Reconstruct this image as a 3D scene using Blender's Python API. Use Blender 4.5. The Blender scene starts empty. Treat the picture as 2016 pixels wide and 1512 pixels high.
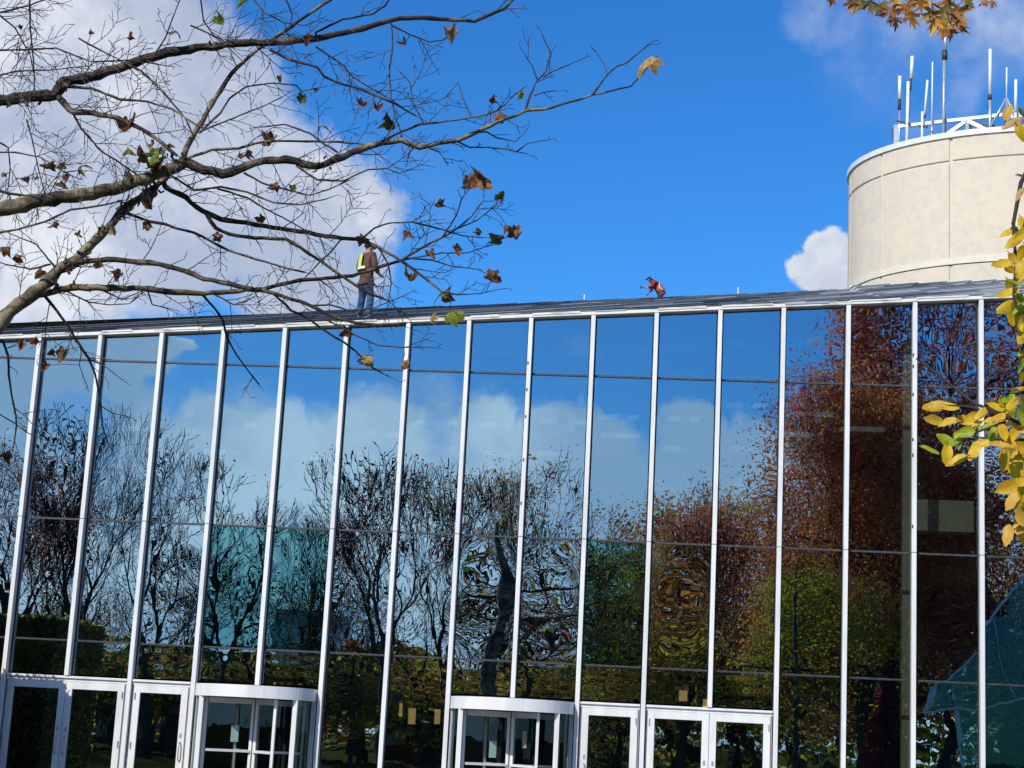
import bpy, math, random
from mathutils import Vector, Matrix, noise
R = math.radians
sc = bpy.context.scene
# ------------------------------------------------------------------ camera
CAMY, CAMZ, F = -32.117, 1.7, 3400.0
YAW, PITCH, ROLL = -0.0969, 0.2015, 0.0518
Fv = Vector((math.sin(YAW)*math.cos(PITCH), math.cos(YAW)*math.cos(PITCH), math.sin(PITCH)))
R0 = Vector((math.cos(YAW), -math.sin(YAW), 0)); U0 = R0.cross(Fv)
Rv = math.cos(ROLL)*R0 + math.sin(ROLL)*U0; Uv = -math.sin(ROLL)*R0 + math.cos(ROLL)*U0
CAM = Vector((0, CAMY, CAMZ))
cd = bpy.data.cameras.new("camera"); cam = bpy.data.objects.new("camera", cd); sc.collection.objects.link(cam)
m = Matrix((Rv, Uv, -Fv)).transposed().to_4x4(); m.translation = CAM; cam.matrix_world = m
cd.sensor_width = 36; cd.lens = 36*F/2016; cd.clip_start = .1; cd.clip_end = 3000
sc.camera = cam

def ray(px, py): return Fv + Rv*((px-1008)/F) - Uv*((py-756)/F)
def onY(px, py, Y):                       # point of the pixel's ray at world y = Y
    d = ray(px, py); return CAM + d*((Y-CAMY)/d.y)
def mir(px, py, Y):                       # real point whose mirror image in the facade shows at the pixel
    p = onY(px, py, Y); return Vector((p.x, -p.y, p.z))
def at(px, py, dist):                     # foreground point, dist along the view axis
    return CAM + ray(px, py)*dist

# ------------------------------------------------------------------ sun, sky, exposure
SUN_EL, SUN_AZ = R(36), R(28)             # azimuth: behind the camera, turned to the left
sd = Vector((-math.sin(SUN_AZ)*math.cos(SUN_EL), -math.cos(SUN_AZ)*math.cos(SUN_EL), math.sin(SUN_EL)))
sl = bpy.data.lights.new("sun", 'SUN'); sl.energy = 4.2; sl.angle = R(.5); sl.color = (1, .94, .84)
so = bpy.data.objects.new("sun", sl); sc.collection.objects.link(so)
so.rotation_euler = sd.to_track_quat('Z', 'Y').to_euler()
sc.view_settings.view_transform = 'Standard'; sc.view_settings.look = 'None'
sc.view_settings.exposure = 0; sc.view_settings.gamma = 1
sc.cycles.use_denoising = True
sc.cycles.max_bounces = 8; sc.cycles.transparent_max_bounces = 16; sc.cycles.glossy_bounces = 4
sc.cycles.diffuse_bounces = 3; sc.cycles.caustics_reflective = False; sc.cycles.caustics_refractive = False

W = bpy.data.worlds.new("World"); sc.world = W; W.use_nodes = True
nt = W.node_tree; nt.nodes.clear()
V = Vector
class G:
    def __init__(s, nt): s.nt = nt
    def n(s, t, **k):
        x = s.nt.nodes.new(t)
        for a, b in k.items(): setattr(x, a, b)
        return x
    def put(s, sock, v):
        if hasattr(v, 'is_output'): s.nt.links.new(v, sock)
        else: sock.default_value = v
    def m(s, op, a, b=0.0, c=None, clamp=False):
        x = s.n('ShaderNodeMath', operation=op, use_clamp=clamp); s.put(x.inputs[0], a); s.put(x.inputs[1], b)
        if c is not None: s.put(x.inputs[2], c)
        return x.outputs[0]
    def vm(s, op, a, b):
        x = s.n('ShaderNodeVectorMath', operation=op); s.put(x.inputs[0], a); s.put(x.inputs[1], b)
        return x.outputs['Value'] if op == 'DOT_PRODUCT' else x.outputs[0]
    def sm(s, v, a, b, lo=0.0, hi=1.0):
        x = s.n('ShaderNodeMapRange', interpolation_type='SMOOTHSTEP'); s.put(x.inputs[0], v)
        for i, q in enumerate((a, b, lo, hi)): s.put(x.inputs[i+1], q)
        return x.outputs[0]
    def noise(s, vec, scale, detail=4, rough=.55, col=False, dist=0.0):
        x = s.n('ShaderNodeTexNoise'); s.put(x.inputs['Vector'], vec); x.inputs['Scale'].default_value = scale
        x.inputs['Detail'].default_value = detail; x.inputs['Roughness'].default_value = rough; x.inputs['Distortion'].default_value = dist
        return x.outputs['Color' if col else 'Fac']
    def mix(s, f, a, b, t='RGBA', blend='MIX'):
        x = s.n('ShaderNodeMix', data_type=t, blend_type=blend) if t == 'RGBA' else s.n('ShaderNodeMix', data_type=t)
        ins = [i for i in x.inputs if i.enabled]
        s.put(ins[0], f); s.put(ins[1], a); s.put(ins[2], b)
        return [o for o in x.outputs if o.enabled][0]
g = G(nt)
tc = g.n('ShaderNodeTexCoord'); D = tc.outputs['Generated']
sky = g.n('ShaderNodeTexSky', sky_type='NISHITA'); sky.sun_disc = False
sky.sun_elevation = SUN_EL; sky.sun_rotation = math.pi + SUN_AZ
sky.air_density = 1.0; sky.dust_density = .25; sky.ozone_density = 3.0; sky.altitude = 300
hs = g.n('ShaderNodeHueSaturation'); hs.inputs['Saturation'].default_value = 1.25; hs.inputs['Value'].default_value = 1.0
nt.links.new(sky.outputs[0], hs.inputs['Color'])
blue = g.mix(1.0, hs.outputs[0], (0.60, 1.20, 1.64, 1), blend='MULTIPLY')
warp = g.vm('SUBTRACT', g.noise(D, 9, 5, .6, col=True), (.5, .5, .5))
warp2 = g.vm('SUBTRACT', g.noise(D, 34, 4, .6, col=True), (.5, .5, .5))
Dw = g.vm('NORMALIZE', g.vm('ADD', D, g.vm('ADD', g.vm('MULTIPLY', warp, (.05,)*3), g.vm('MULTIPLY', warp2, (.018,)*3))), (0,0,0))
def blobs(lst, vec, mirrored=False):
    acc = None
    for px, py, r, s in lst:
        d = ray(px, py).normalized()
        if mirrored: d = Vector((d.x, -d.y, d.z))
        a = r/F
        v = g.sm(g.vm('DOT_PRODUCT', vec, tuple(d)), math.cos(a*1.45), math.cos(a*.55), 0, s)
        acc = v if acc is None else g.m('MAXIMUM', acc, v)
    return acc
front = blobs([(-40,120,330,1),(150,150,260,1),(90,380,260,.95),(330,300,230,.95),(440,440,170,.72),(600,400,150,.75),
               (700,410,85,.8),(560,540,130,.8),(300,470,150,.85),(-100,600,120,.5),(640,520,110,.7),
               (1600,545,40,1),(1650,520,48,1),(1625,500,30,.8),(1690,560,70,1)], Dw)
wisps = blobs([(1640,10,80,.45),(1850,40,130,.48),(1990,20,100,.52),(1840,150,90,.36),(1720,110,90,.2),(760,390,110,.12)], Dw)
back = blobs([(20,700,95,1),(130,690,80,.85),(215,680,85,1),(300,675,55,1),(355,668,34,.9),(170,770,60,.35),
              (270,835,75,.75),(420,865,90,.85),(560,880,90,.8),(760,900,110,.8),(960,885,95,.85),(1130,925,100,.85),
              (1345,860,75,.95),(1350,960,120,.95),(1480,900,90,.8),(950,700,60,.22),(1130,690,55,.22)], Dw, True)
sep = g.n('ShaderNodeSeparateXYZ'); g.put(sep.inputs[0], Dw)
behind = g.m('LESS_THAN', sep.outputs[1], 0.0)
bank = g.m('MULTIPLY', g.sm(g.m('ADD', sep.outputs[2], g.m('MULTIPLY', g.m('SUBTRACT', g.noise(D, 14, 6, .6), .5), .10)), .235, .12, 0, .85), behind)
far = g.m('MULTIPLY', g.sm(g.noise(D, 3.2, 5, .6), .52, .66, 0, .8), g.sm(sep.outputs[2], .42, .62))
fine = g.noise(D, 26, 7, .62)
dens = g.m('MAXIMUM', g.m('MAXIMUM', front, back), bank)
dens = g.m('MAXIMUM', dens, far)
dens = g.m('MULTIPLY', g.sm(g.m('ADD', dens, g.m('MULTIPLY', g.m('SUBTRACT', fine, .5), 1.15)), .22, .78), .96)
wd = g.m('MULTIPLY', wisps, g.sm(g.noise(D, 18, 6, .6), .3, .7))
dens = g.m('MAXIMUM', dens, wd)
shade = g.sm(g.noise(Dw, 9, 7, .6), .40, .66)
dark = (4.5, 5.2, 6.7, 1); light = (9.3, 9.5, 9.9, 1)
ccol = g.mix(shade, dark, light)
bcol = g.mix(shade, (6.0, 9.2, 13.0, 1), (11.5, 14.6, 17.0, 1))
low = g.m('MULTIPLY', behind, g.sm(sep.outputs[2], .60, .50))
final = g.mix(dens, blue, g.mix(low, ccol, bcol))
bg = g.n('ShaderNodeBackground'); bg.inputs['Strength'].default_value = .1
nt.links.new(final, bg.inputs['Color'])
wo = g.n('ShaderNodeOutputWorld'); nt.links.new(bg.outputs[0], wo.inputs['Surface'])

# ------------------------------------------------------------------ materials
def material(name, build):
    mt = bpy.data.materials.new(name); mt.use_nodes = True; mt.node_tree.nodes.clear()
    q = G(mt.node_tree); o = q.n('ShaderNodeOutputMaterial'); s = build(q)
    mt.node_tree.links.new(s, o.inputs['Surface']); return mt
def pbr(name, c1, c2=None, scale=8, rough=.6, metal=0, bump=0, bscale=None, detail=5, lo=.35, hi=.65, spec=.5, stretch=None, c3=None):
    def b(q):
        t = q.n('ShaderNodeTexCoord').outputs['Object']
        if stretch: t = q.vm('MULTIPLY', t, stretch)
        p = q.n('ShaderNodeBsdfPrincipled'); c2_ = c2 or tuple(x*.8 for x in c1)
        n = q.noise(t, scale, detail)
        col = q.mix(q.sm(n, lo, hi), (*c1, 1), (*c2_, 1))
        if c3: col = q.mix(q.sm(q.noise(t, scale*.37, 3), .5, .62), col, (*c3, 1))
        q.put(p.inputs['Base Color'], col); p.inputs['Roughness'].default_value = rough
        p.inputs['Metallic'].default_value = metal; p.inputs['Specular IOR Level'].default_value = spec
        if bump:
            bn = q.n('ShaderNodeBump'); bn.inputs['Strength'].default_value = bump; bn.inputs['Distance'].default_value = .02
            q.put(bn.inputs['Height'], q.noise(t, bscale or scale*4, 5)); q.put(p.inputs['Normal'], bn.outputs[0])
        return p.outputs[0]
    return material(name, b)
def leafm(name, c1, c2, trans=.45, scale=3.0):
    def b(q):
        t = q.n('ShaderNodeNewGeometry').outputs['Position']
        col = q.mix(q.sm(q.noise(t, scale, 4, .7), .38, .62), (*c1, 1), (*c2, 1))
        d = q.n('ShaderNodeBsdfPrincipled'); q.put(d.inputs['Base Color'], col); d.inputs['Roughness'].default_value = .5
        tr = q.n('ShaderNodeBsdfTranslucent'); q.put(tr.inputs[0], col)
        x = q.n('ShaderNodeMixShader'); x.inputs[0].default_value = trans
        mt = q.nt.links.new; mt(d.outputs[0], x.inputs[1]); mt(tr.outputs[0], x.inputs[2]); return x.outputs[0]
    return material(name, b)
def glass(name, refl, trans, fine=.0):
    def b(q):
        gl = q.n('ShaderNodeBsdfGlossy'); gl.inputs['Color'].default_value = (*refl, 1); gl.inputs['Roughness'].default_value = 0.0
        if fine:
            t = q.n('ShaderNodeNewGeometry').outputs['Position']
            bn = q.n('ShaderNodeBump'); bn.inputs['Strength'].default_value = 1; bn.inputs['Distance'].default_value = fine
            q.put(bn.inputs['Height'], q.noise(q.vm('MULTIPLY', t, (1.0, 1.0, .55)), 2.6, 2.0, .5)); q.put(gl.inputs['Normal'], bn.outputs[0])
        tr = q.n('ShaderNodeBsdfTransparent'); tr.inputs[0].default_value = (*trans, 1)
        a = q.n('ShaderNodeAddShader'); q.nt.links.new(gl.outputs[0], a.inputs[0]); q.nt.links.new(tr.outputs[0], a.inputs[1])
        return a.outputs[0]
    return material(name, b)
def emit(name, col, s):
    def b(q):
        e = q.n('ShaderNodeEmission'); e.inputs[0].default_value = (*col, 1); e.inputs[1].default_value = s; return e.outputs[0]
    return material(name, b)
M = {}
M['alu'] = pbr('white_aluminium', (.79,.79,.77), (.66,.67,.66), 4, .42, 0, stretch=(1,1,.22), lo=.42, hi=.7, c3=(.72,.715,.69))
M['gasket'] = pbr('dark_gasket', (.03,.035,.04), (.06,.065,.07), 20, .5)
M['greyalu'] = pbr('grey_aluminium', (.42,.44,.46), (.50,.52,.53), 4, .35, .5)
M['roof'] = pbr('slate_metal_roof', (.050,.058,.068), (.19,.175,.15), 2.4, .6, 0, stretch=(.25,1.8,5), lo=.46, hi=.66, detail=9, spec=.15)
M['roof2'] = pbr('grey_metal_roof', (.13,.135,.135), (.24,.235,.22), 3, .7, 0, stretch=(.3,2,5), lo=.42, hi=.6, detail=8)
M['roof3'] = pbr('pale_sheen_roof', (.52,.50,.45), (.40,.395,.37), 3, .7, 0, stretch=(.3,2,5), lo=.42, hi=.6, detail=8)  # roof metal made paler, its glancing sheen put into the colour
M['fascia2'] = pbr('pale_precast', (.74,.68,.54), (.68,.62,.49), 3, .7)
M['fascia'] = pbr('fascia_metal', (.78,.76,.70), (.50,.48,.43), 2.2, .45, 0, stretch=(1,1,4), lo=.5, hi=.66)
M['conc'] = pbr('precast_concrete', (.68,.595,.47), (.61,.535,.42), 3.2, .9, 0, bump=.45, bscale=26, detail=13, lo=.3, hi=.72, c3=(.69,.60,.44))
M['cap'] = pbr('coping_white', (.76,.77,.78), (.66,.67,.68), 3, .4)
M['whip'] = pbr('antenna_white', (.82,.82,.80), (.74,.74,.72), 3, .4)
M['galv'] = pbr('galvanised_steel', (.45,.47,.50), (.62,.64,.66), 5, .4, .5)
M['black'] = pbr('black_fitting', (.03,.03,.035), (.06,.06,.06), 5, .5)
M['g1'] = glass('mirror_glass', (.29,.36,.405), (.30,.36,.36), .0003)
M['g2'] = glass('green_tinted_glass', (.10,.235,.25), (.16,.30,.28), .0004)
M['g3'] = glass('low_row_glass', (.30,.39,.42), (.30,.36,.34), .0007)
M['gd'] = glass('door_glass', (.24,.28,.28), (.45,.50,.48), .0012)
M['pav'] = glass('pavilion_glass', (.018,.036,.038), (.50,.72,.72))
M['clear'] = glass('clear_glass', (.03,.04,.04), (.72,.80,.78), .001)
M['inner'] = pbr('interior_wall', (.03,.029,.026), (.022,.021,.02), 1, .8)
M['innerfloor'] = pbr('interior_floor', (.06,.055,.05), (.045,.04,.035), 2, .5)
M['white'] = pbr('white_plaster', (.34,.36,.37), (.18,.19,.20), 2, .6)
M['tan'] = pbr('tan_plaster', (.34,.30,.19), (.28,.245,.155), 3, .7)
M['plaza'] = pbr('plaza_concrete', (.30,.29,.27), (.22,.21,.20), .8, .95, bump=.2, spec=0)
M['lawn'] = pbr('lawn', (.045,.07,.018), (.10,.075,.03), .6, 1.0, spec=0)
M['bark'] = pbr('sycamore_bark', (.060,.042,.030), (.020,.015,.012), 14, .85, bump=.8, bscale=40, c3=(.17,.135,.09), lo=.4, hi=.6)
M['paint'] = pbr('sycamore_inner_bark', (.27,.23,.14), (.10,.075,.045), 9, .8, bump=.5, bscale=30, c3=(.028,.021,.016), lo=.42, hi=.56)
M['twig'] = pbr('twig_bark', (.04,.028,.026), (.09,.068,.058), 30, .8)
M['darkbark'] = pbr('dark_bark', (.045,.038,.032), (.08,.068,.055), 6, .9)
M['lb'] = leafm('dry_brown_leaf', (.36,.15,.045), (.12,.05,.024), .4, 30)
M['lo'] = leafm('olive_leaf', (.20,.17,.03), (.11,.06,.02), .4, 25)
M['ly'] = leafm('yellow_green_leaf', (.40,.42,.04), (.22,.28,.03), .5, 25)
M['lt'] = leafm('tan_leaf', (.62,.42,.16), (.45,.24,.08), .4, 25)
M['lg'] = leafm('dark_green_leaf', (.05,.08,.02), (.09,.11,.03), .3, 25)
M['by'] = leafm('beech_yellow', (.92,.66,.03), (.80,.46,.02), .45, 14)
M['bg'] = leafm('beech_green', (.55,.62,.03), (.26,.42,.03), .45, 20)
M['bo'] = leafm('beech_orange', (.80,.42,.05), (.88,.55,.06), .45, 20)
M['ok'] = leafm('oak_orange', (.60,.27,.05), (.30,.09,.02), .45, 18)
M['og'] = leafm('oak_green', (.22,.24,.05), (.30,.18,.04), .45, 18)
M['rb'] = leafm('russet_leaf', (.78,.22,.13), (.55,.12,.09), .65, .8)
M['rc'] = leafm('copper_leaf', (.75,.42,.10), (.58,.25,.07), .65, .8)
M['yg'] = leafm('autumn_green_leaf', (.66,.64,.07), (.38,.42,.06), .65, .8)
M['eg'] = leafm('evergreen_leaf', (.075,.10,.04), (.13,.13,.045), .4, .8)
M['wine'] = leafm('wine_leaf', (.46,.10,.10), (.30,.06,.06), .6, .8)

# ------------------------------------------------------------------ mesh helpers
class MB:
    def __init__(s): s.v = []; s.f = []; s.mi = []; s.cur = 0
    def face(s, idx): s.f.append(idx); s.mi.append(s.cur)
    def box(s, x0, x1, y0, y1, z0, z1): s.hexa([(x0,y0,z0),(x1,y0,z0),(x1,y1,z0),(x0,y1,z0)], [(x0,y0,z1),(x1,y0,z1),(x1,y1,z1),(x0,y1,z1)])
    def hexa(s, lo, hi):
        b = len(s.v); s.v += [tuple(p) for p in lo] + [tuple(p) for p in hi]; n = len(lo)
        s.face(tuple(b+i for i in reversed(range(n)))); s.face(tuple(b+n+i for i in range(n)))
        for i in range(n): j = (i+1) % n; s.face((b+i, b+j, b+n+j, b+n+i))
    def bar(s, a, b, w, h=None):
        a = Vector(a); b = Vector(b); d = (b-a).normalized(); h = h or w
        up = Vector((0,0,1)) if abs(d.z) < .9 else Vector((0,1,0)); x = d.cross(up).normalized(); y = x.cross(d)
        lo = [a+x*w/2*i+y*h/2*j for i, j in ((-1,-1),(1,-1),(1,1),(-1,1))]; s.hexa(lo, [p+(b-a) for p in lo])
    def tube(s, pts, rad, n=6, cap=True):
        pts = [Vector(p) for p in pts]; base = len(s.v); prev = None
        for i, p in enumerate(pts):
            d = (pts[min(i+1, len(pts)-1)] - pts[max(i-1, 0)])
            d = d.normalized() if d.length > 1e-9 else Vector((0,0,1))
            if prev is None: x = d.orthogonal().normalized()
            else:
                x = prev - d*prev.dot(d); x = x.normalized() if x.length > 1e-6 else d.orthogonal().normalized()
            prev = x; y = d.cross(x); r = rad[i] if isinstance(rad, (list, tuple)) else rad
            for k in range(n):
                a = 2*math.pi*k/n; s.v.append(tuple(p + x*math.cos(a)*r + y*math.sin(a)*r))
        for i in range(len(pts)-1):
            for k in range(n):
                k2 = (k+1) % n; a = base+i*n; s.face((a+k, a+k2, a+n+k2, a+n+k))
        if cap and n > 2:
            s.face(tuple(base+k for k in reversed(range(n)))); e = base+(len(pts)-1)*n; s.face(tuple(e+k for k in range(n)))
    def poly(s, pts):
        b = len(s.v); s.v += [tuple(p) for p in pts]; s.face(tuple(range(b, b+len(pts))))
    def build(s, name, mats, parent=None, smooth=False, loc=None):
        me = bpy.data.meshes.new(name); me.from_pydata(s.v, [], s.f)
        if not isinstance(mats, (list, tuple)): mats = [mats]
        for x in mats: me.materials.append(x)
        if len(mats) > 1: me.polygons.foreach_set('material_index', s.mi)
        if smooth: me.polygons.foreach_set('use_smooth', [True]*len(me.polygons))
        me.update(); o = bpy.data.objects.new(name, me); sc.collection.objects.link(o)
        if loc is not None: o.location = loc
        if parent: o.parent = parent
        return o
def tag(o, label=None, cat=None, group=None, kind=None):
    for k, v in (('label', label), ('category', cat), ('group', group), ('kind', kind)):
        if v: o[k] = v
    return o
def empty(name, loc, label=None, cat=None, group=None, rz=0, kind=None):
    o = bpy.data.objects.new(name, None); o.location = loc; o.rotation_euler.z = rz; sc.collection.objects.link(o)
    return tag(o, label, cat, group, kind)
def wl(o, parent):       # child given in world coordinates under an empty that only translates
    o.parent = parent; o.location = -Vector(parent.location); return o

# ------------------------------------------------------------------ ground
b = MB(); b.poly([(-900,-900,-.01),(900,-900,-.01),(900,900,-.01),(-900,900,-.01)])
tag(b.build('ground', M['lawn']), kind='structure')
b = MB(); b.box(-45, 30, -12, -.2, -.25, .0); tag(b.build('pavement', M['plaza']), kind='structure')

# ------------------------------------------------------------------ glass building
def topz(x): return 9.777 + .0712*x
X0, SP = -12.394, 1.2
off = [-4.0, -2.1, .1, 2.0, 2.7, 3.1, 2.7, .1, -.9, -2.1, -2.2, -2.1, -3.3, -2.4, .75, 2.5]
MX = {i: X0 + SP*i + (off[i]/106 if 0 <= i < 16 else 0) for i in range(-3, 19)}
T1, T2, T3, HD = 8.498, 5.369, 3.069, 2.35
bld = empty('glass_building', (0, 0, 0), 'long mirror glass building with white mullions and grey sloping metal roof', 'building')
rnd = random.Random(5)
DOORS = {0:'d',1:'d',2:'d',3:'r',4:'r',7:'r',8:'r',9:'d',10:'d',11:'d'}
no_low_mullion = {1, 4, 8, 11}          # mullions that stop at the door head
for i in range(-3, 19):
    x = MX[i]; b = MB(); w = .041
    zb = HD+.06 if i in no_low_mullion else 0
    tz = topz(x)
    for a, c in ((zb, T2-.006), (T2+.006, tz-.01)):
        b.hexa([(x-w,-.15,a),(x+w,-.15,a),(x+w,-.004,a),(x-w,-.004,a)], [(x-w,-.15,c),(x+w,-.15,c),(x+w,-.004,c+(w*.0712 if c>8 else 0)),(x-w,-.004,c-(w*.0712 if c>8 else 0))])
    o = b.build('mullion', M['alu'], bld)
    bv = o.modifiers.new('edge', 'BEVEL'); bv.width = .006; bv.segments = 2
    b = MB(); b.box(x-w-.012, x+w+.012, -.003, .06, zb, tz-.02); b.build('mullion_gasket', M['gasket'], o)

for i, pys in ((14, (672,695,752,842,873,1013)), (8, (690,745,800,888,975))):
    for py in pys:
        xx = MX[i]-w+.005 if i == 14 else MX[i]-w+rnd.uniform(.0,.03); zc = onY(1008+(MX[i]-0)*106, 0, 0).z; px_ = None
        zc = CAMZ+(1430-py+26*(i-8)/7)/106.0*1.0
        b = MB(); b.box(xx-.012, xx+.014, -.156, -.149, zc-.03, zc+.03); b.build('mullion_mark', M['gasket'], bld)
# panes: every pane is a slightly bowed sheet, as heat strengthened glass is
strong = {(7,2):(.9,1),(8,2):(1,1),(10,2):(.8,1),(14,2):(.7,1),(10,1):(.12,1),(13,0):(.16,1),(14,0):(.38,1),(15,0):(.22,1)}
def pane(x0, x1, z0, z1a, z1b, mat, key, name='window_pane', parent=bld, y=.018, nx=20, nz=34):
    rr = random.Random(hash(key) & 0xffff if False else (key[0]*131+key[1]*17+977))
    st = strong.get(key, (0, 0))[0]
    A = rr.uniform(-.0016, .0016); B = rr.uniform(-.0008, .0008); k1 = rr.uniform(1.5, 3.5); ph = rr.uniform(0, 6.28)
    S = .0052*st; b = MB()
    H = max(z1a, z1b)-z0; seed = Vector((key[0]*3.1, key[1]*7.7, 0))
    for j in range(nz+1):
        v = j/nz
        for i in range(nx+1):
            u = i/nx; X = x0+(x1-x0)*u; Z = z0+(z1a+(z1b-z1a)*u-z0)*v
            U, V = 2*u-1, 2*v-1; edge = (1-U**6)*(1-V**6)
            d = A*(1-U*U)*(1-V*V) + B*math.sin(k1*v*6.28+ph)*edge*.35
            d += S*((1-U*U)*(1-V*V))**1.2
            d += .00034*(1+1.0*st)*noise.noise(Vector((X*1.4, Z*1.1, 0))+seed)*edge
            d += .0016*st*noise.noise(Vector((X*1.1, Z*2.0, 5))+seed)*edge
            b.v.append((X, y+d, Z))
    # roller wave close to the upper and lower edges of the sheet
    for j in range(nz):
        for i in range(nx):
            a = j*(nx+1)+i; b.face((a, a+1, a+nx+2, a+nx+1))
    return b.build(name, mat, parent, smooth=True)
green = {3, 4, 9}
for i in range(-3, 18):
    x0, x1 = MX[i]+.066, MX[i+1]-.066
    pane(x0, x1, T1+.018, topz(x0)-.03, topz(x1)-.03, M['g1'], (i, 0))
    pane(x0, x1, T2+.018, T1-.018, T1-.018, M['g1'], (i, 1), nz=44)
    pane(x0, x1, T3+.018, T2-.018, T2-.018, M['g2'] if i in green else M['g1'], (i, 2), nz=44, nx=26)
    if i in DOORS: pane(x0, x1, HD+.09, T3-.018, T3-.018, M['g3'], (i, 3))
    else:          pane(x0, x1, .05, T3-.018, T3-.018, M['g3'], (i, 3), nz=44)
for z in (T1, T2, T3):
    for i in range(-3, 18):
        b = MB(); b.box(MX[i]+.067, MX[i+1]-.067, -.016, .05, z-.017, z+.017)
        if z == T3: b.box(MX[i]+.067, MX[i+1]-.067, -.022, -.017, z-.006, z+.012)
        b.build('transom', M['gasket'], bld)
b = MB(); b.box(MX[-3], MX[0]-.07, -.05, .05, 0, .049); b.box(MX[5]+.06, MX[7]-.06, -.05, .05, 0, .049); b.box(MX[12]+.06, MX[18], -.05, .05, 0, .049)
b.build('sill', M['greyalu'], bld)

# door heads, doors
def door(i, side, mates):
    x0, x1 = MX[i]+(.056 if i not in no_low_mullion else .004), MX[i+1]-(.056 if i+1 not in no_low_mullion else .004)
    p = MB(); y0, y1 = -.10, -.03; zt = HD-.05; s = .125
    j = .035   # jamb gap at mullion side
    a, c = x0+(j if i not in no_low_mullion else 0), x1-(j if i+1 not in no_low_mullion else 0)
    p.box(a, a+s, y0, y1, .02, zt-.001); p.box(c-s, c, y0, y1, .02, zt-.001)
    p.box(a+s, c-s, y0, y1, zt-.135, zt-.001); p.box(a+s, c-s, y0, y1, .02, .24)
    d = p.build('door', M['alu'], bld); bv = d.modifiers.new('edge', 'BEVEL'); bv.width = .004; bv.segments = 1
    pane(a+s, c-s, .24, zt-.135, zt-.135, M['gd'], (i, 5), 'door_glass', d, y=-.065)
    q = MB(); q.box(a+s, c-s, -.075, -.055, zt-.147, zt-.135); q.box(a+s, a+s+.012, -.075, -.055, .24, zt-.147); q.box(c-s-.012, c-s, -.075, -.055, .24, zt-.147)
    q.build('door_gasket', M['gasket'], d)
    hx = (c-s/2-.01) if side > 0 else (a+s/2+.01)
    h = MB(); h.tube([(hx,-.10,.96),(hx,-.15,.98),(hx,-.165,1.05),(hx,-.165,1.22),(hx,-.15,1.28),(hx,-.10,1.30)], .012, 8)
    h.build('handle', M['greyalu'], d, smooth=True)
    h = MB(); h.box(hx-.02, hx+.02, -.106, -.1, 1.38, 1.46); h.build('lock', M['greyalu'], d)
    k = MB()
    if i not in no_low_mullion: k.box(x0+.004, x0+j-.004, -.07, -.01, .0, zt)
    if i+1 not in no_low_mullion: k.box(x1-j+.004, x1-.004, -.07, -.01, 0, zt)
    if k.v: k.build('door_jamb', M['greyalu'], d)
    hk = MB(); hx2 = (a+.03) if side > 0 else (c-.03)
    for hz in (.3, 1.2, 2.1): hk.tube([(hx2,-.112,hz-.06),(hx2,-.112,hz+.06)], .011, 8)
    hk.build('hinge', M['greyalu'], d)
door(0, 1, 0); door(1, -1, 0); door(2, 1, 0); door(9, -1, 0); door(10, 1, 0); door(11, -1, 0)
for a, c in ((0, 2), (2, 3), (9, 10), (10, 12)):
    b = MB(); x0, x1 = MX[a]+.056, MX[c]-.056
    b.box(x0, x1, -.085, .05, HD-.048, HD+.055); b.box(x0, x1, -.125, -.086, HD+.012, HD+.05)
    o = b.build('door_head', M['alu'], bld); bv = o.modifiers.new('edge', 'BEVEL'); bv.width = .004

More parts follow.
